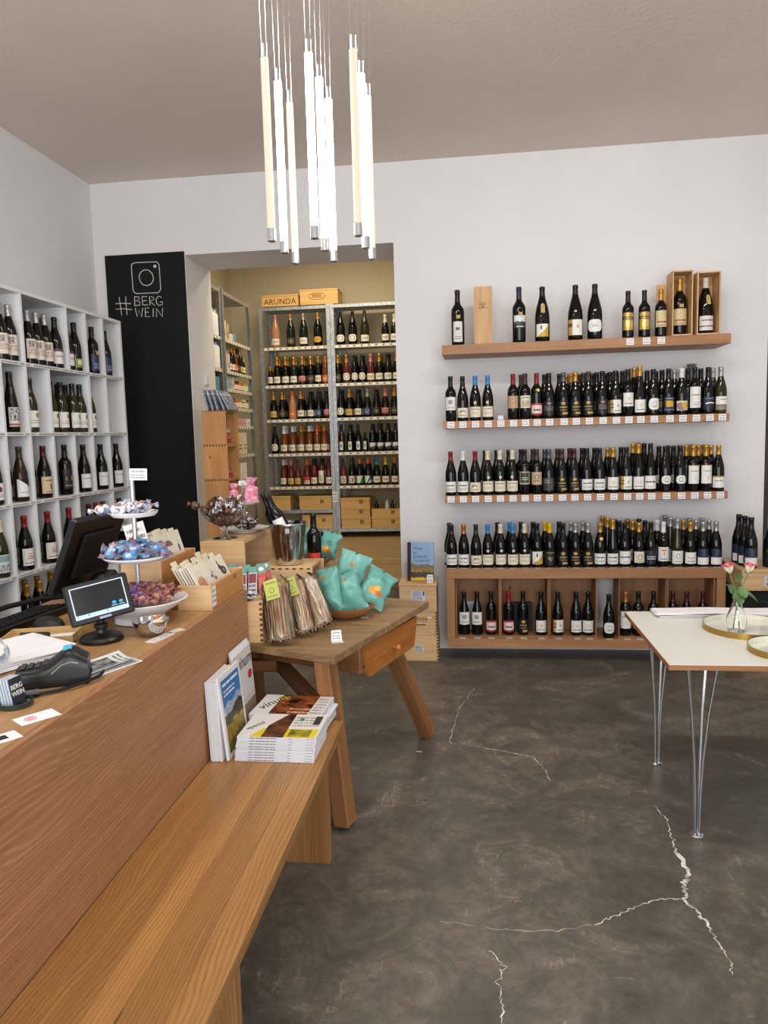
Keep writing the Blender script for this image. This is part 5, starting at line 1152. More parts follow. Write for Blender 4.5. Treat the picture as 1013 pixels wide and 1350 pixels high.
def heap(kind, n, cx, cy, z, rad, lab_, grp, name='wrapped_sweet', pile=.5, kinds=None, squash=1):
    for k in range(n):
        f = (k+.5)/n; r = rad*math.sqrt(f); a = k*2.39996
        kd = kinds(k, a, r) if kinds else kind
        zz = z+.013+pile*(1-r/rad)*rad*.42+random.uniform(0, .004)
        o = put(name, random.choice(CM[kd]), None, (cx+r*math.cos(a), cy+squash*r*math.sin(a), zz), (random.uniform(-.4, .4), random.uniform(-.35, .35), random.uniform(0, 6.28)))
        tag(o, (lab_(kd) if callable(lab_) else lab_) % where_(r*math.cos(a), squash*r*math.sin(a), rad), 'sweet', grp(kd) if callable(grp) else grp)
# three tier stand
TX, TY = -1.118, 2.285
ts = thing('tiered_stand', 'three tier white porcelain stand of wrapped sweets on the counter', 'stand', (TX, TY, TOP))
MB().lathe([(.075, 0), (.082, .003), (.080, .02), (.105, .038), (.150, .066), (.158, .075), (.153, .0765), (.10, .046), (.0, .040)], 48, cap1=False).build('bottom_dish', PORC, ts)
def plate(r): return [(r*.5, -.004), (r*.86, .0), (r*.985, .010), (r, .0155), (r*.975, .0155), (r*.84, .006), (0, .003)]
for nm, z, r in (('middle_plate', .206, .106), ('top_plate', .352, .078)): MB().lathe([(a, c+z) for a, c in plate(r)], 48, cap1=False).build(nm, PORC, ts)
for z0, z1 in ((.0405, .2015), (.2095, .3475), (.3555, .505)): MB().lathe([(.0075, z0), (.0075, z1)], 16).build('pole', CHROME, ts)
sg = MB(); sg.box(-.028, .028, -.001, .001, .47, .508); sg.build('price_sign', TAGM, ts, (.010, -.0098, 0), (0, R(2), R(12)))
heap('white', 8, TX, TY, TOP+.364, .060, 'white wrapped sweet %s of the top plate', 'white sweets on the top plate', pile=.3)
heap('blue', 24, TX, TY, TOP+.219, .090, 'blue wrapped sweet %s of the middle plate', 'blue sweets on the middle plate', pile=.9)
heap('brown', 34, TX, TY, TOP+.058, .108, lambda k: ('lilac wrapped sweet %s of the bottom dish' if k == 'lilac' else 'reddish brown wrapped sweet %s of the bottom dish'), lambda k: ('lilac' if k == 'lilac' else 'reddish brown')+' sweets in the bottom dish', pile=1.1, kinds=lambda k, a, r: 'lilac' if (math.cos(a) < .45 and math.sin(a) < -.1) else 'brown')
for o in [x for x in bpy.data.objects if x.get('group', '').endswith('bottom dish')]:   # follow the sloping dish
    r = math.hypot(o.location.x-TX, o.location.y-TY); o.location.z += max(0, (r-.07)*.5)
for k, (dx, dz, kk) in enumerate(((.0, 0, 0),)):
    o = put('wrapped_sweet', CM['white'][1], None, (TX-.098, TY-.02, TOP+.376), (.1, -.1, .4)); tag(o, 'white wrapped sweet hanging over left rim of the top plate', 'sweet')

# boxes of greeting cards
CARDP = [printed('card_cake', (226, 218, 196), [('circ', .5, .56, .34, .15, (206, 150, 110)), ('pic', .2, .44, .8, .66, (170, 60, 50), (206, 176, 130), 16), ('rect', .3, .68, .33, .84, (150, 140, 130)), ('rect', .48, .68, .51, .87, (150, 140, 130)), ('rect', .64, .68, .67, .83, (150, 140, 130))]),
         printed('card_herbs', (220, 214, 194), [('circ', .40, .62, .12, .05, (110, 112, 140)), ('circ', .62, .54, .11, .05, (100, 104, 130)), ('circ', .55, .7, .07, .04, (130, 130, 150)), ('rect', .5, .6, .53, .8, (120, 124, 110))]),
         printed('card_animal', (222, 216, 196), [('circ', .54, .60, .26, .11, (50, 50, 50)), ('circ', .34, .70, .13, .07, (56, 56, 56)), ('circ', .3, .80, .05, .10, (50, 50, 50)), ('circ', .58, .6, .12, .05, (130, 130, 126))]),
         printed('card_plain', (224, 216, 196), [('circ', .6, .58, .1, .1, (90, 90, 96)), ('rect', .59, .6, .62, .8, (120, 120, 110))])]
CARDB = flat('cream_card', (222, 212, 186), .7)
def cardbox(name, x0, x1, y0, y1, z0, h, label, fronts, lean, n, where, tabs=True, tag_=False):
    t = thing(name, label, 'box', ((x0+x1)/2, (y0+y1)/2, z0)); w, d = (x1-x0)/2, (y1-y0)/2; e = .0004; th = .009
    bx(-w+th+e, w-th-e, -d+th+e, d-th-e, 0, .006).build('bottom_panel', BOXW, t)
    bx(-w, w, -d, -d+th, 0, h).build('end_panel', PINE, t, bevel=.001); bx(-w, w, d-th, d, 0, h).build('end_panel', PINE, t, bevel=.001)
    bx(-w, -w+th, -d+th+e, d-th-e, 0, h).build('side_panel', BOXW, t, bevel=.001); bx(w-th, w, -d+th+e, d-th-e, 0, h).build('side_panel', BOXW, t, bevel=.001)
    if tag_:
        MB().box(w+.0002, w+.0012, -d+.01, -d+.045, .012, h-.004).build('price_sign', TG, t)
        m = MB().box(w+.0002, w+.002, .06, .085, h-.02, h-.006); m.build('latch', BRASS, t)
    ns = len(fronts); cw = (2*d-2*th-.012)/ns
    for s in range(ns):
        for k in range(n):
            hh = .155+random.uniform(-.006, .006)
            xx = (x1-th-.003)-.0105*k-.003; yy = y0+th+.004+cw*(s+.5)+random.uniform(-.003, .003)
            o = put('greeting_card', bx(-.0022, .0022, -cw/2+.003, cw/2-.003, 0, hh).mesh('greeting_card', CARDB if k % 3 else PAPER), None, (xx, yy, z0+.0065+.0004*k), (0, R(-lean-.5*k), R(random.uniform(-2, 2))))
            if k == 0:
                lab_ = 'front greeting card with %s in the %s' % (fronts[s][1], where); tag(o, lab_, 'card')
                m = MB(); m.quad((.0025, -cw/2+.003, 0), (.0025, cw/2-.003, 0), (.0025, cw/2-.003, hh), (.0025, -cw/2+.003, hh)); m.build('printed_face', fronts[s][0], o)
            else: tag(o, 'cream greeting card in the %s stack of the %s, %s from its front' % (ORD[s+1], where, ORD[k+1]), 'card')
            if tabs and k % 2 == 1:
                bx(-.0006, .0006, -.03, .02, hh+.0001, hh+.018).build('index_tab', CARDB, o, (-.0005, random.uniform(-.02, .02), 0))
    return t
cardbox('card_box', -1.044, -.921, 2.425, 2.783, TOP, .088, 'open wooden box of greeting cards at the counter end, nearest the front', [(CARDP[0], 'orange cake'), (CARDP[1], 'grey herb sprigs'), (CARDP[2], 'black hare drawing')], 27, 6, 'front box', True, True)
c = crate('wooden_crate', 'wooden crate under the rear greeting card box', (-1.18, 2.605, TOP), (.15, .33, .088), None, (BOXW, BOXW))
cardbox('card_box', -1.255, -1.108, 2.44, 2.77, TOP+.0885, .082, 'open wooden card box standing on a crate behind the tiered stand', [(CARDP[3], 'thin stem print'), (CARDP[1], 'dark herb print'), (CARDP[3], 'small plant print')], 17, 7, 'rear box')
ic = thing('info_card', 'cream info sign leaning on the rear card box behind the sweets', 'sign', (-1.165, 2.418, TOP+.215), (R(-10), R(-14), R(20)))
bx(-.035, .035, -.001, .001, 0, .10).build('sheet', TG, ic); bx(-.004, .004, .0012, .004, -.04, .05).build('stake', BOXW, ic)
# ------------------------------------------------------------------ old trestle table
TA = Vector((-.536, 2.63, 0)); TU = Vector((.311, .95, 0)).normalized(); TV = Vector((-.922, .387, 0)).normalized(); TZT = .73
def tp(s, t, z): return TA+TU*s+TV*t+Vector((0, 0, z))
tt = thing('trestle_table', 'old weathered wooden trestle table with splayed legs and a drawer', 'table', (0, 0, 0))
TL, TW = 1.15, .965
edges = [0, .235, .46, .71, TW]
for a, c in zip(edges[:-1], edges[1:]):
    b = MB(); a2, c2 = a+.0008, c-.0008; th = .032
    b.hexa([tp(a2, 0, TZT-th), tp(a2, TL, TZT-th), tp(c2, TL, TZT-th), tp(c2, 0, TZT-th), tp(a2, 0, TZT), tp(a2, TL, TZT), tp(c2, TL, TZT), tp(c2, 0, TZT)][:8])
    b.f = [f[::-1] for f in b.f]
    o = b.build('table_board', OLDTOP, tt, bevel=.003)
def bar(p, q, w, h, name, mt, up=(0, 0, 1), par=tt, bevel=.004, taper=1.0):
    p, q = Vector(p), Vector(q); d = (q-p).normalized(); sx = d.cross(Vector(up)).normalized(); sy = sx.cross(d).normalized(); b = MB(); c = []
    for pt, k in ((p, 1), (q, taper)):
        for i, j in ((-1, -1), (1, -1), (1, 1), (-1, 1)): c.append(pt+sx*i*w/2*k+sy*j*h/2*k)
    b.hexa(c); me_c = (p+q)/2
    # grain follows the bar: build in a local frame whose x axis (RAILW) or z axis (legs) is the bar
    Rm = Matrix((sx, sy, d)).transposed().to_4x4() if mt is OLDLEG else Matrix((d, sx, sy)).transposed().to_4x4()
    Mx = Matrix.Translation(me_c) @ Rm; inv = Mx.inverted(); b.v = [inv @ v for v in b.v]
    o = b.build(name, mt, par, bevel=bevel); o.matrix_local = Mx
    return o
und = TZT-.0325
foot1 = Vector((-.535, 2.738, .012)); foot2 = Vector((-.262, 3.645, .016))
legs = [(tp(.095, .10, und), foot1+Vector((0, 0, .002))), (tp(.70, .14, .66), foot2+Vector((0, 0, .002))), (tp(.16, 1.0, und), tp(.06, 1.09, .014)), (tp(.78, 1.0, und), tp(.93, 1.09, .014))]
for k, (p, q) in enumerate(legs):
    bar(p, q, .068, .072, 'leg', OLDLEG, TU, taper=1.0)
# case under the top holding the drawer
CASE0, CASE1 = .325, .85
for s in (CASE0, CASE1):
    bar(tp(s, .055, .615), tp(s, 1.08, .615), .028, .12, 'side_rail', RAILW)
bar(tp(CASE0+.02, 1.07, .615), tp(CASE1-.02, 1.07, .615), .028, .12, 'end_rail', RAILW)
bar(tp(CASE0+.02, .06, .56), tp(CASE1-.02, .06, .56), .03, .03, 'drawer_runner', RAILW)
# drawer: front board narrows downwards
b = MB(); n = -TV
f = [tp(.36, .022, .535), tp(.36, .046, .535), tp(.80, .046, .545), tp(.80, .022, .545), tp(.33, .022, .680), tp(.33, .046, .680), tp(.84, .046, .684), tp(.84, .022, .684)]
b.hexa(f); b.f = [q[::-1] for q in b.f]
ctr = tp(.58, .034, .61); Rm = Matrix((TU, -TV, Vector((0, 0, 1)))).transposed().to_4x4(); Mx = Matrix.Translation(ctr) @ Rm; inv = Mx.inverted(); b.v = [inv @ v for v in b.v]
dr = b.build('drawer', DRAWERW, tt, bevel=.003); dr.matrix_local = Mx
MB().lathe([(.006, 0), (.006, .012), (.013, .018), (.015, .027), (.011, .034), (.004, .036)], 16).build('knob', DRAWERW, dr, (.0, .0128, -.005), (R(-90), 0, 0))
# stretchers
bar(tp(.07, .125, .50), tp(.42, .55, .50), .05, .055, 'stretcher', RAILW); bar(tp(.42, .55, .50), tp(.16, 1.02, .50), .05, .055, 'stretcher', RAILW)
tdz = TZT+.0005
# crates on the table
cr3 = crate('wooden_crate', 'low pine crate at the front corner of the trestle table, under chocolate bars', (-1.00, 2.95, tdz), (.285, .29, .17), None, (PINE, PINEY), joints='frontright')
cr1 = crate('wooden_crate', 'tall open pine crate carrying glass bowl and plates on the trestle table', (-1.116, 3.32, tdz), (.20, .44, .37), '+X', (PINE, PINEZ), th=.018)
cr2 = crate('wooden_crate', 'open pine crate under the steel bucket on the trestle table', (-.872, 3.345, tdz), (.265, .26, .23), '+X', (PINE, PINE), joints='top')
cr4 = crate('wooden_crate', 'rear pine crate under the far bowl of teal bags', (-.88, 3.64, tdz), (.22, .30, .150), None, (PINE, PINEY))
# chocolate bars heaped on the low crate
BARM = [printed('bar_red', (190, 58, 52), [('rect', 0, .72, 1, 1, (96, 150, 140)), ('circ', .5, .88, .3, .07, (220, 226, 220)), ('text', .1, .2, .9, .6, (214, 120, 110), 5)]),
        printed('bar_silver', (186, 188, 194), [('rect', 0, .78, 1, 1, (96, 150, 140)), ('rect', .1, .42, .9, .74, (120, 22, 34)), ('text', .1, .1, .9, .4, (60, 60, 70), 2)]),
        printed('bar_dark', (60, 52, 56), [('rect', 0, .75, 1, 1, (100, 156, 146)), ('rect', .1, .3, .9, .6, (140, 30, 40)), ('text', .1, .05, .9, .28, (170, 170, 180), 2)])]
bars = [(0, -1.015, 2.90, -32, 'red'), (0, -.985, 2.935, -30, 'red'), (1, -.960, 2.88, -34, 'silver'), (2, -.955, 2.96, -30, 'dark'), (1, -.925, 2.905, -33, 'silver'), (2, -.915, 2.985, -29, 'dark'), (0, -.885, 2.93, -32, 'red'), (0, -.89, 3.01, -28, 'red'), (1, -1.045, 2.98, -30, 'silver'), (0, -1.06, 2.91, -30, 'red')]
for k, (mi_, x, y, tl, nm) in enumerate(bars):
    o = MB().box(-.019, .019, -.005, .005, 0, .135).build('chocolate_bar', BARM[mi_], None, (x, y, tdz+.171), (R(-38), R(-6+2*(k % 3)), R(8+3*(k % 4))), bevel=.0025)
    tag(o, '%s wrapped chocolate bar with teal end on the low crate, %s in the heap' % (nm, ORD[k+1]), 'chocolate')
for k in range(3):
    o = put('wrapped_sweet', CM['silver'][k % 3], None, (-.965+.026*k, 2.83+.012*(k % 2), tdz+.189), (.2, .2, k), None); tag(o, 'crumpled silver sweet at the front edge of the low crate', 'sweet', 'silver sweets on the low crate')
# stacked glass bowl of truffles
gz = tdz+.3705
gb = thing('glass_bowl', 'stemmed glass bowl full of wrapped truffles on the tall crate', 'bowl', (-1.135, 3.20, gz))
MB().lathe([(.0, .0), (.055, .0), (.056, .004), (.020, .010), (.012, .016), (.012, .030), (.016, .036), (.012, .042), (.012, .052), (.030, .060), (.070, .082), (.096, .112), (.108, .138), (.1055, .138), (.093, .114), (.066, .086), (.028, .065), (.0, .062)], 40, cap0=False, cap1=False).build('bowl', GLASS, gb)
for k in range(46):
    f = (k+.5)/46; lay = 0 if k < 16 else (1 if k < 32 else 2)
    r = (.048, .070, .080)[lay]*math.sqrt(((k-(0, 16, 32)[lay])+.5)/(16, 16, 14)[lay]); a = k*2.39996
    z = gz+(.096, .128, .158)[lay]+max(0, r-.05)*(.45 if lay == 0 else .1)
    kd = 'truffle' if (k % 2 or lay == 0) else 'silver'
    if lay == 0: r *= .85
    o = put('truffle', CM[kd][k % 3], None, (-1.135+r*math.cos(a), 3.20+r*math.sin(a), z), (random.uniform(-.9, .9), random.uniform(-1.2, 1.2), random.uniform(0, 6)))
    tag(o, ('brown' if kd == 'truffle' else 'silver')+' truffle in the '+('bottom', 'middle', 'top')[lay]+' layer '+where_(r*math.cos(a), r*math.sin(a), .09)+' of the glass bowl', 'truffle', ('brown' if kd == 'truffle' else 'silver')+' truffles in the glass bowl')
o = put('truffle', CM['truffle'][1], None, (-1.255, 3.17, gz+.155), (.1, .3, .3)); tag(o, 'brown wrapped truffle hanging over the left rim of glass bowl', 'truffle')
et = thing('etagere', 'two tier white plate stand behind the glass bowl on the tall crate', 'stand', (-1.115, 3.43, gz))
MB().lathe([(.06, 0), (.062, .002), (.055, .006), (.10, .014), (.118, .022), (.116, .0225), (.09, .013), (.0, .010)], 40, cap1=False).build('lower_plate', PORC, et)
MB().lathe([(.03, .130), (.066, .136), (.081, .145), (.079, .1455), (.06, .137), (.0, .134)], 36, cap1=False).build('upper_plate', PORC, et)
MB().lathe([(.005, .0105), (.005, .130)], 10).build('pole', CHROME, et); MB().lathe([(.004, .135), (.004, .24)], 10).build('pole', CHROME, et)
MB().box(-.032, .032, -.001, .001, .235, .258).build('sign', TAGM, et, None, (R(-20), 0, R(10)))
for k in range(8):
    a = k*.785; kd = 'silver' if k % 2 else 'truffle'
    o = put('truffle', CM['silver'][k % 3] if k > 4 else CM['truffle'][k % 3], None, (-1.10+.035*math.cos(a), 3.40+.035*math.sin(a), gz+.040+.028*(k > 4)), (random.uniform(-.4, .4), random.uniform(-1.0, 1.0), a))
    tag(o, 'truffle %s of the plate behind the glass bowl' % where_(.035*math.cos(a), .035*math.sin(a), .045), 'truffle', 'truffles on the lower plate')
def sack(w, h, seed):
    rnd = random.Random(seed)
    def fn(u, v):
        a = 2*PI*u; z = v*h
        r = w*(1-.25*v) if v < .62 else w*(.35+.9*abs(v-.68)/.32*.7)
        r *= 1+.12*math.sin(5*a+seed)+.1*math.sin(9*a+8*v)
        return (r*math.cos(a), r*math.sin(a)*.8, z)
    return MB().grid(fn, 20, 12, closeu=True)
PINKM = mottled('pink_cellophane', [(.35, (206, 96, 134)), (.55, (226, 150, 176)), (.7, (240, 214, 222))], 60, .2, .6)
for k, (dx, dy, w, h, nm) in enumerate(((.038, 0, .034, .115, 'larger pink cellophane gift bag on the upper plate'), (-.040, -.02, .022, .09, 'smaller pink cellophane gift bag on the upper plate'))):
    o = sack(w, h, k).build('gift_bag', PINKM, None, (-1.115+dx, 3.43+dy, gz+.1465)); tag(o, nm, 'bag')
# steel bucket with bottles
bz = tdz+.2305; BXc, BYc = -.872, 3.325
bu = thing('wine_bucket', 'polished steel wine bucket of black bottles on the open crate', 'bucket', (BXc, BYc, bz))
MB().lathe([(.058, 0), (.062, .003), (.065, .03), (.078, .12), (.0865, .186), (.0895, .190), (.0895, .196), (.086, .196), (.0835, .186), (.075, .12), (.062, .03), (.058, .006), (0, .005)], 48, cap1=False).build('bucket', STEEL, bu)
MB().box(.008, .028, -.0905, -.0888, .155, .178).build('sticker', flat('grey_sticker', (170, 170, 165), .4), bu)
for k, (dx, dy, ln_, lab_) in enumerate(((-.014, .002, -20, 'leftmost black-necked bottle leaning in the steel bucket'), (.026, -.024, -23, 'front bottle with white label leaning in the steel bucket'), (.026, .032, -25, 'rear black-necked bottle leaning in the steel bucket'))):
    o = bottle('bd', 'black', 'tall' if k == 1 else None, (BXc+dx, BYc+dy, bz+.060), lab_, tilt=Euler((0, R(ln_), R(10)))); o.scale = (.78, .78, 1.0)
bottle('bd', 'black', 'chred', (-.80, 3.54, tdz+.1505), 'dark bottle with red and white label standing right of the steel bucket')
# teal snack bags in wooden bowls
TEAL = mottled('teal_foil', [(.35, (92, 160, 150)), (.65, (116, 176, 166))], 16, .32, .5, .25)
TEALF = printed('teal_bag_print', (104, 168, 158), [('circ', .42, .34, .17, .10, (222, 140, 40)), ('circ', .62, .30, .13, .08, (206, 104, 40)), ('circ', .5, .4, .1, .06, (236, 176, 70)), ('text', .2, .62, .8, .76, (70, 150, 140), 2)], .32)
TEALG = printed('teal_bag_plain', (102, 164, 155), [('circ', .5, .76, .13, .05, (140, 128, 80)), ('text', .25, .5, .75, .62, (86, 148, 140), 2)], .32)
def pillow(w, h, t, mts, seed=0):
    rnd = random.Random(seed); ph = [rnd.uniform(0, 6) for _ in range(4)]
    b = MB(); n, mrows = 14, 16
    def side(sg):
        def fn(u, v):
            x = (2*u-1); z = (2*v-1); ex = max(0, 1-abs(x)**3.2)**.5; ez = max(0, 1-(abs(z)/.9)**2.6)**.6 if abs(z) < .9 else 0
            y = sg*t*ex*ez*(1+.16*math.sin(5*x+ph[0]+2*z)+.12*math.sin(7*z+ph[1])+.08*math.sin(11*x*z+ph[2]))
            crim = .02*w*math.sin(9*z+ph[3])*(abs(x) > .8)
            return (x*w/2*(1-.10*ez)+crim, y+(.0025*sg*math.sin(26*x) if abs(z) > .9 else 0), (z+1)*h/2)
        return fn
    b.grid(side(-1), n, mrows, 1); k0 = len(b.f); b.grid(side(1), n, mrows, 0)
    for i in range(k0, len(b.f)): b.f[i] = b.f[i][::-1]; b.uv[i] = b.uv[i][::-1]
    return b
for mt in (TEALF, TEALG):
    nt = mt.node_tree; bump(nt, nt.nodes['Principled BSDF'], noise(nt, coords(nt, (1, 1, 1)), 18, 3), .5, .003)
def snackbag(loc, rot, lab_, seed, w=.15, h=.21, t=.042):
    o = pillow(w, h, t, None, seed).build('snack_bag', [TEAL, TEALF if 'orange' in lab_ else TEALG], None, loc, rot, weld=True, angle=70); tag(o, lab_, 'bag'); return o
wbw = thing('wooden_bowl', 'wooden bowl of teal snack bags on the trestle table top', 'bowl', (-.596, 3.235, tdz))
MB().lathe([(.055, 0), (.06, .002), (.10, .022), (.130, .048), (.135, .055), (.128, .055), (.098, .028), (.05, .010), (0, .008)], 40, cap1=False, sx=1.05, sy=.85).build('bowl', BOWLW, wbw)
snackbag((-.640, 3.150, tdz+.042), (R(-10), R(-16), R(-30)), 'teal snack bag at left of the front bowl, leaning left', 1, .13, .20, .036)
snackbag((-.630, 3.315, tdz+.062), (R(-8), R(20), R(0)), 'tallest teal snack bag at back of the front bowl', 2, .15, .23, .032)
snackbag((-.548, 3.185, tdz+.036), (R(-26), R(-18), R(6)), 'puffy teal snack bag in the middle front of the front bowl', 3, .14, .185, .045)
snackbag((-.500, 3.290, tdz+.046), (R(-36), R(34), R(10)), 'teal snack bag with orange picture at right of the front bowl', 4, .15, .19, .034)
wb2 = thing('wooden_bowl', 'wooden bowl of teal snack bags on the rear crate', 'bowl', (-.85, 3.70, tdz+.1505))
MB().lathe([(.045, 0), (.05, .002), (.085, .020), (.108, .042), (.112, .05), (.106, .05), (.08, .024), (0, .008)], 36, cap1=False).build('bowl', BOWLW, wb2)
snackbag((-.87, 3.69, tdz+.185), (R(-16), R(-14), R(8)), 'large teal snack bag in the rear bowl beside the bucket', 5, .15, .17)
snackbag((-.785, 3.72, tdz+.188), (R(-14), R(16), R(-6)), 'teal snack bag with orange picture in the rear bowl', 6, .11, .14, .028)
# cellophane bags of long pasta leaning on the low crate
FILM, nt, bb = newmat('cellophane')
out = nt.nodes['Material Output']; tr = N(nt, 'ShaderNodeBsdfTransparent'); gl = N(nt, 'ShaderNodeBsdfGlossy'); gl.inputs['Roughness'].default_value = .12
fr_ = N(nt, 'ShaderNodeFresnel'); fr_.inputs[0].default_value = 1.7; mxs = N(nt, 'ShaderNodeMixShader')
nt.links.new(fr_.outputs[0], mxs.inputs[0]); nt.links.new(tr.outputs[0], mxs.inputs[1]); nt.links.new(gl.outputs[0], mxs.inputs[2]); nt.links.new(mxs.outputs[0], out.inputs['Surface'])
fn_ = noise(nt, coords(nt, (60, 60, 12)), 1, 3); bmp = N(nt, 'ShaderNodeBump'); bmp.inputs['Strength'].default_value = .9; bmp.inputs['Distance'].default_value = .004; nt.links.new(fn_, bmp.inputs['Height']); nt.links.new(bmp.outputs[0], gl.inputs['Normal'])
STICKM = mottled('tricolour_pasta', [(.32, (150, 100, 74)), (.44, (206, 164, 124)), (.56, (230, 206, 174)), (.66, (170, 170, 140))], 14, .5, stretch=(2.2, 2.2, .6))
GREENL = printed('green_label', (178, 186, 90), [('ring', .5, .45, .2, .14, (110, 116, 60)), ('text', .15, .75, .85, .9, (110, 116, 60), 1), ('text', .15, .1, .85, .22, (110, 116, 60), 1)])
def pasta(loc, rot, lab_, seed, gtag=True, L_=.255, w=.060):
    rnd = random.Random(seed); o = thing('pasta_bag', lab_, 'bag', loc, rot)
    b = MB()
    for i in range(44):
        a = i*2.39996; r = math.sqrt((i+.5)/44); x = r*math.cos(a)*w*.86; y = r*math.sin(a)*w*.52
        pts = [(x*1.02+rnd.uniform(-.003, .003), y, .006), (x+rnd.uniform(-.004, .004), y, L_*.3), (x+rnd.uniform(-.004, .004), y, L_*.6), (x*.94+rnd.uniform(-.003, .003), y*.95, L_*rnd.uniform(.80, .88))]
        b.tube(pts, .0043, 5)
    b.build('pasta_sticks', STICKM, o, kind='stuff')
    def film(u, v):
        a = 2*PI*u; k = 1 if v < .86 else 1-.55*(v-.86)/.14
        q = .95+.05*math.sin(4*a+seed)+.035*math.sin(7*a+9*v)
        if v < .06: k *= .8+.2*v/.06
        return (w*q*k*math.cos(a), w*.64*q*(k if v < .86 else k*.5)*math.sin(a), L_*1.03*v)
    b = MB().grid(film, 26, 18, closeu=True); b.build('cellophane', FILM, o)
    if gtag:
        MB().box(-.026, .030, -.0008, .0004, 0, .085).build('paper_label', GREENL, o, (-.004, -w*.74, L_*.60), (R(-3), R(-6), 0))
    return o
pasta((-.772, 2.768, tdz+.022), (R(-28), R(-10), R(6)), 'cellophane bag of long pasta with green label at front of table', 1, True, .265)
pasta((-.708, 2.885, tdz+.024), (R(-30), R(-17), R(4)), 'cellophane bag of long pasta between two others on the table', 2, True, .25, .052)
pasta((-.655, 2.975, tdz+.026), (R(-32), R(-27), R(2)), 'rightmost cellophane bag of long pasta next to the wooden bowl', 3, False, .25, .062)
# little cards on the table
tc = thing('price_card', 'folded white price card standing at front of the trestle table', 'card', (-.565, 2.845, tdz), (0, 0, R(20)))
b = MB(); b.quad((-.022, 0, 0), (.022, 0, 0), (.020, .006, .042), (-.020, .006, .042)); b.build('front_flap', TAGM, tc); bx(-.022, .022, -.034, 0, 0, .0008).build('base_flap', TAGM, tc)
o = bx(-.016, .016, -.013, .013, 0, .0008).build('price_card', TAGM, None, (-.508, 3.226, tdz), (0, 0, R(14))); tag(o, 'small white price card lying flat right of the wooden bowl', 'card')

# ------------------------------------------------------------------ white table with hairpin legs
wt = thing('white_table', 'white laminate table with plywood edge and steel hairpin legs at right', 'table', (0, 0, 0))
WX0, WX1, WY0, WY1, WZ = .682, 2.28, 2.676, 3.475, .70
bx(WX0, WX1, WY0, WY1, WZ-.020, WZ-.0022).build('plywood_top', wood('plywood_edge', (146, 92, 52), (182, 122, 76), 'X', .5, 60), wt)
bx(WX0+.0012, WX1-.0012, WY0+.0012, WY1-.0012, WZ-.002, WZ).build('laminate', flat('cream_laminate', (226, 226, 218), .3), wt)
for nm, fx, fy in (('near', .818, 2.782), ('far', .817, 3.40), ('near', 2.14, 2.782), ('far', 2.14, 3.40)):
    b = MB()
    for i, (dx, dy) in enumerate(((-.052, -.03), (.052, -.045), (-.030, .05), (.040, .05))):
        sgx = math.copysign(.008, dx); sgy = math.copysign(.008, dy)
        pts = [(fx+sgx, fy+sgy, .008), (fx+sgx*1.2, fy+sgy*1.2, .16), (fx+sgx+.14*(dx), fy+sgy+.14*dy, .30), (fx+dx*.55, fy+dy*.55, .48), (fx+dx*.93, fy+dy*.93, .655), (fx+dx*.97, fy+dy*1.0, .672), (fx+dx*.90, fy+dy*.95, .6795)]
        b.tube(pts, .0062, 10)
    lo = b.build('hairpin_leg', CHROME, wt)
    MB().lathe([(.026, 0.0005), (.027, .002), (.024, .006), (.012, .009)], 24, c=(fx, fy, 0)).build('foot_disc', CHROME, lo)
def tray(x, y, r, lab_):
    t = thing('tray', lab_, 'tray', (x, y, WZ+.0005))
    MB().lathe([(0, 0), (r-.003, 0), (r-.003, .003), (0, .003)], 64, cap0=False, cap1=False).build('enamel_base', flat('pale_enamel', (226, 226, 210), .18, coat=.5) if 'pale_enamel' not in bpy.data.materials else bpy.data.materials['pale_enamel'], t)
    MB().lathe([(r-.0028, 0), (r, 0), (r, .024), (r-.0028, .024), (r-.0028, 0)], 64, cap0=False, cap1=False).build('brass_rim', BRASS, t)
    MB().lathe([(r-.0040, .0034), (r-.0031, .0034), (r-.0031, .0235), (r-.0040, .0235), (r-.0040, .0034)], 64, cap0=False, cap1=False).build('enamel_wall', bpy.data.materials['pale_enamel'], t)
tray(1.12, 3.163, .175, 'large round brass rimmed tray under the glass vase')
tray(1.155, 2.843, .141, 'smaller brass rimmed tray at the near table edge')
va = thing('glass_vase', 'small faceted clear glass vase holding two roses on the large tray', 'vase', (1.062, 3.125, WZ+.0038))
MB().lathe([(.0, 0), (.030, 0), (.034, .004), (.0415, .045), (.040, .058), (.022, .105), (.0165, .130), (.0165, .140), (.019, .146), (.0165, .146), (.0142, .139), (.0142, .130), (.019, .105), (.0365, .058), (.038, .045), (.030, .010), (0, .009)], 12, cap0=False, cap1=False).build('glass', GLASS, va, angle=70)
STEM = flat('rose_stem', (96, 136, 60), .5); LEAFM = mottled('rose_leaf', [(.3, (52, 84, 44)), (.7, (86, 118, 62))], 30, .45)
PETM = printed('rose_petal', (234, 222, 200), [('diag', 0, 1, .74, (226, 150, 160)), ('diag', 0, 1, .88, (210, 76, 112))], .6)
vx, vy, vz = 1.062, 3.125, WZ+.0038
def leaf(b, base, d, L_, wd, up, curl=.3):
    d = Vector(d).normalized(); s = d.cross(Vector(up)).normalized(); n_ = s.cross(d)
    ids = []
    for i in range(6):
        t = i/5; w_ = wd*math.sin(PI*(t*.92+.05))**.8; c_ = Vector(base)+d*L_*t+n_*(-curl*L_*t*t)
        ids.append([b.add(c_-s*w_+n_*.15*w_), b.add(c_), b.add(c_+s*w_+n_*.15*w_)])
    for i in range(5):
        for j in range(2): b.face([ids[i][j], ids[i][j+1], ids[i+1][j+1], ids[i+1][j]])
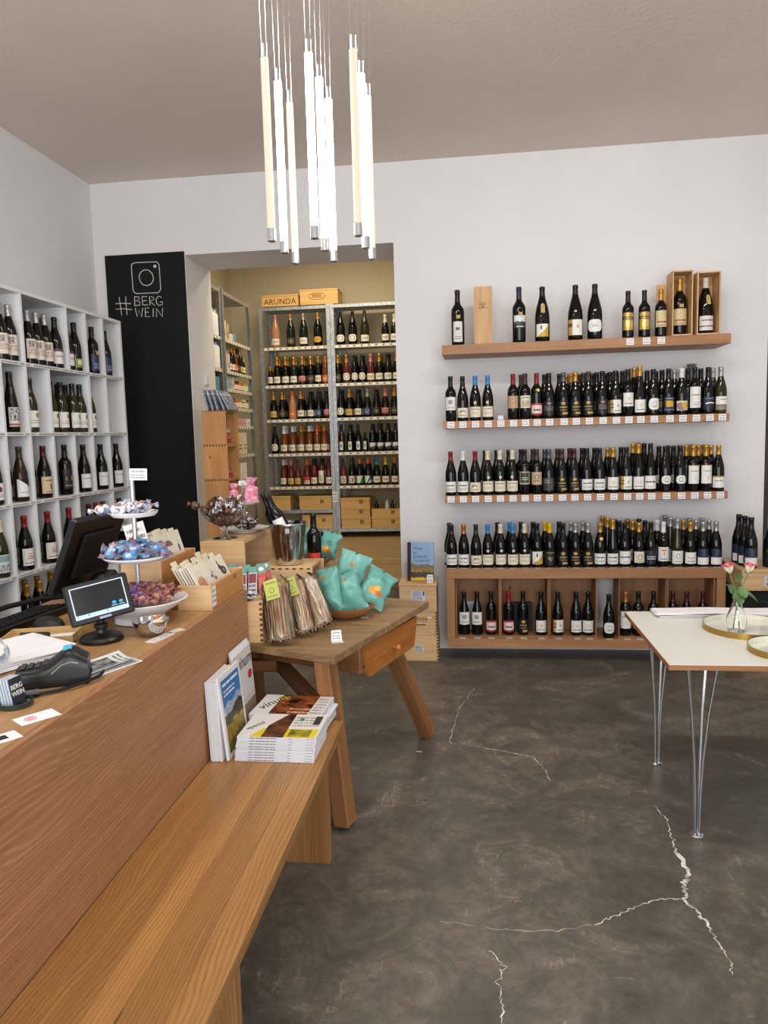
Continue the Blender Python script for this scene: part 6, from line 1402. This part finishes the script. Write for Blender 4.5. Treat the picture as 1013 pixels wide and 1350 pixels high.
def rose(hx, hz, yoff, lab_, lean, leaves):
    r_ = thing('rose', lab_, 'rose', (vx, vy, vz+.012)); H_ = hz
    top = Vector((hx, yoff, H_))
    MB().tube([(-.012*(1 if hx > 0 else -1), 0, .0), (0, 0, .10), (0+.002*(1 if hx > 0 else -1), yoff*.1, .135), top*.75+Vector((0, 0, .03)), top], .0024, 7).build('stem', STEM, r_)
    b = MB(); ax = Vector((lean, 0, 1)).normalized(); Rq = Vector((0, 0, 1)).rotation_difference(ax).to_matrix().to_4x4(); Mx = Matrix.Translation(top) @ Rq
    for ring, (n_, r0, h_, op) in enumerate(((3, .006, .036, .2), (4, .011, .041, .5), (5, .0155, .042, .9))):
        for k in range(n_):
            a0 = 2*PI*k/n_+ring*.7; wa = 2*PI/n_*.75
            def pf(u, v, a0=a0, wa=wa, r0=r0, h_=h_, op=op):
                a = a0+(u-.5)*wa*(1.05-.35*v*v); rr_ = r0*(.35+.85*math.sin(min(1, v*1.25)*PI/2))+op*.008*max(0, v-.72)/.28
                return Mx @ Vector((rr_*math.cos(a), rr_*math.sin(a), h_*v-.3*h_*abs(u-.5)**2*v+.002*ring*0))
            b.grid(pf, 5, 6)
    b.build('petals', PETM, r_)
    b = MB()
    for k in range(5): leaf(b, top+Vector((0, 0, -.002)), (math.cos(k*1.257), math.sin(k*1.257), -.1), .018, .004, (0, 0, 1), -.8)
    b.build('sepals', LEAFM, r_)
    for q in leaves: b = MB(); leaf(b, *q); b.build('leaf', LEAFM, r_)
rose(-.033, .232, -.01, 'left pink and cream rose in the faceted glass vase', -.25, [((-.012, -.004, .175), (-.9, .1, .35), .06, .012, (0, 0, 1)), ((-.005, -.006, .165), (.05, -.35, -.5), .07, .022, (0, -1, .4), -.1), ((-.006, 0, .195), (.5, .2, .5), .05, .014, (0, -1, .2))])
rose(.040, .232, -.005, 'right pink and cream rose in the faceted glass vase', .15, [((.012, -.003, .165), (.85, -.2, -.35), .08, .015, (0, -.3, 1)), ((.008, -.006, .175), (.1, -.3, -.35), .055, .02, (0, -1, .3), -.1), ((.002, -.003, .14), (-.5, -.2, .6), .055, .018, (.2, -1, 0))])
ln = thing('folded_cloth', 'white linen cloth folded lengthwise along the back of the white table', 'cloth', (0, 0, WZ+.0005))
LIN = plaster('white_linen', (236, 232, 234), 300, .3, .01)
for k, (x0, y0, y1) in enumerate(((.812, 3.348, 3.458), (.795, 3.352, 3.464), (.80, 3.346, 3.458))):
    z0 = .0075*k
    def cf(u, v, x0=x0, y0=y0, y1=y1, z0=z0):
        x = x0+(2.2-x0)*u; a = 2*PI*v; yy = (y0+y1)/2+(y1-y0)/2*math.copysign(abs(math.cos(a))**.35, math.cos(a))
        return (x, yy+.004*math.sin(9*x+k), z0+.0036+.0034*math.copysign(abs(math.sin(a))**.5, math.sin(a))+.0012*(math.sin(14*x+3*k)+1)*k)
    b = MB(); b.grid(lambda v, u: cf(u, v), 24, 28, closeu=True)
    for e0 in (0, 28): ids = [e0*24+i for i in range(24)]; b.face(ids if e0 else ids[::-1])
    b.build('fold', LIN, ln, angle=60)

# ------------------------------------------------------------------ pendant lamp of nine light tubes
lp = thing('pendant_lamp', 'pendant lamp of nine frosted light tubes hanging from thin cables', 'lamp', (-.502, 2.56, ZC))
bx(-.22, .22, -.22, .22, -.03, -.0005).build('ceiling_plate', CHROME, lp, bevel=.004)
def tubemat(nm, col, st): return flat(nm, (226, 222, 210) if st > 2 else (120, 112, 98), .35, emit=st, ecol=col)
TON = tubemat('tube_bright', (1.0, .95, .86), 13); TCOOL = tubemat('tube_cool', (.82, .90, 1.0), 13); TDIM = tubemat('tube_dim', (.95, .86, .68), .78); TDIM2 = tubemat('tube_dim_pink', (.98, .87, .74), .84)
zt, zb = 2.785-ZC, 2.183-ZC
tm_ = [[TDIM, TON, TDIM2], [TON, TCOOL, TON], [TDIM, TON, TDIM2]]
shape = [(.0115, 0), (.0135, .0015), (.0135, .04)]
for i, x in enumerate((-.142, 0, .142)):
    for j, y in enumerate((-.16, 0, .16)):
        t = MB().lathe([(.0128, zb+.0405), (.0128, zt-.0405)], 20).build('light_tube', tm_[i][j], lp, (x, y, 0))
        MB().lathe([(.0115, zb), (.0140, zb+.0015), (.0140, zb+.040)], 20).build('end_cap', CHROME, t); MB().lathe([(.0140, zt-.040), (.0140, zt-.0015), (.0115, zt)], 20).build('end_cap', CHROME, t)
        for d in (-.008, .008): MB().tube([(d, 0, zt), (d*1.5+.004*i, 0, -.031)], .0009, 5).build('cable', CHROME, t)
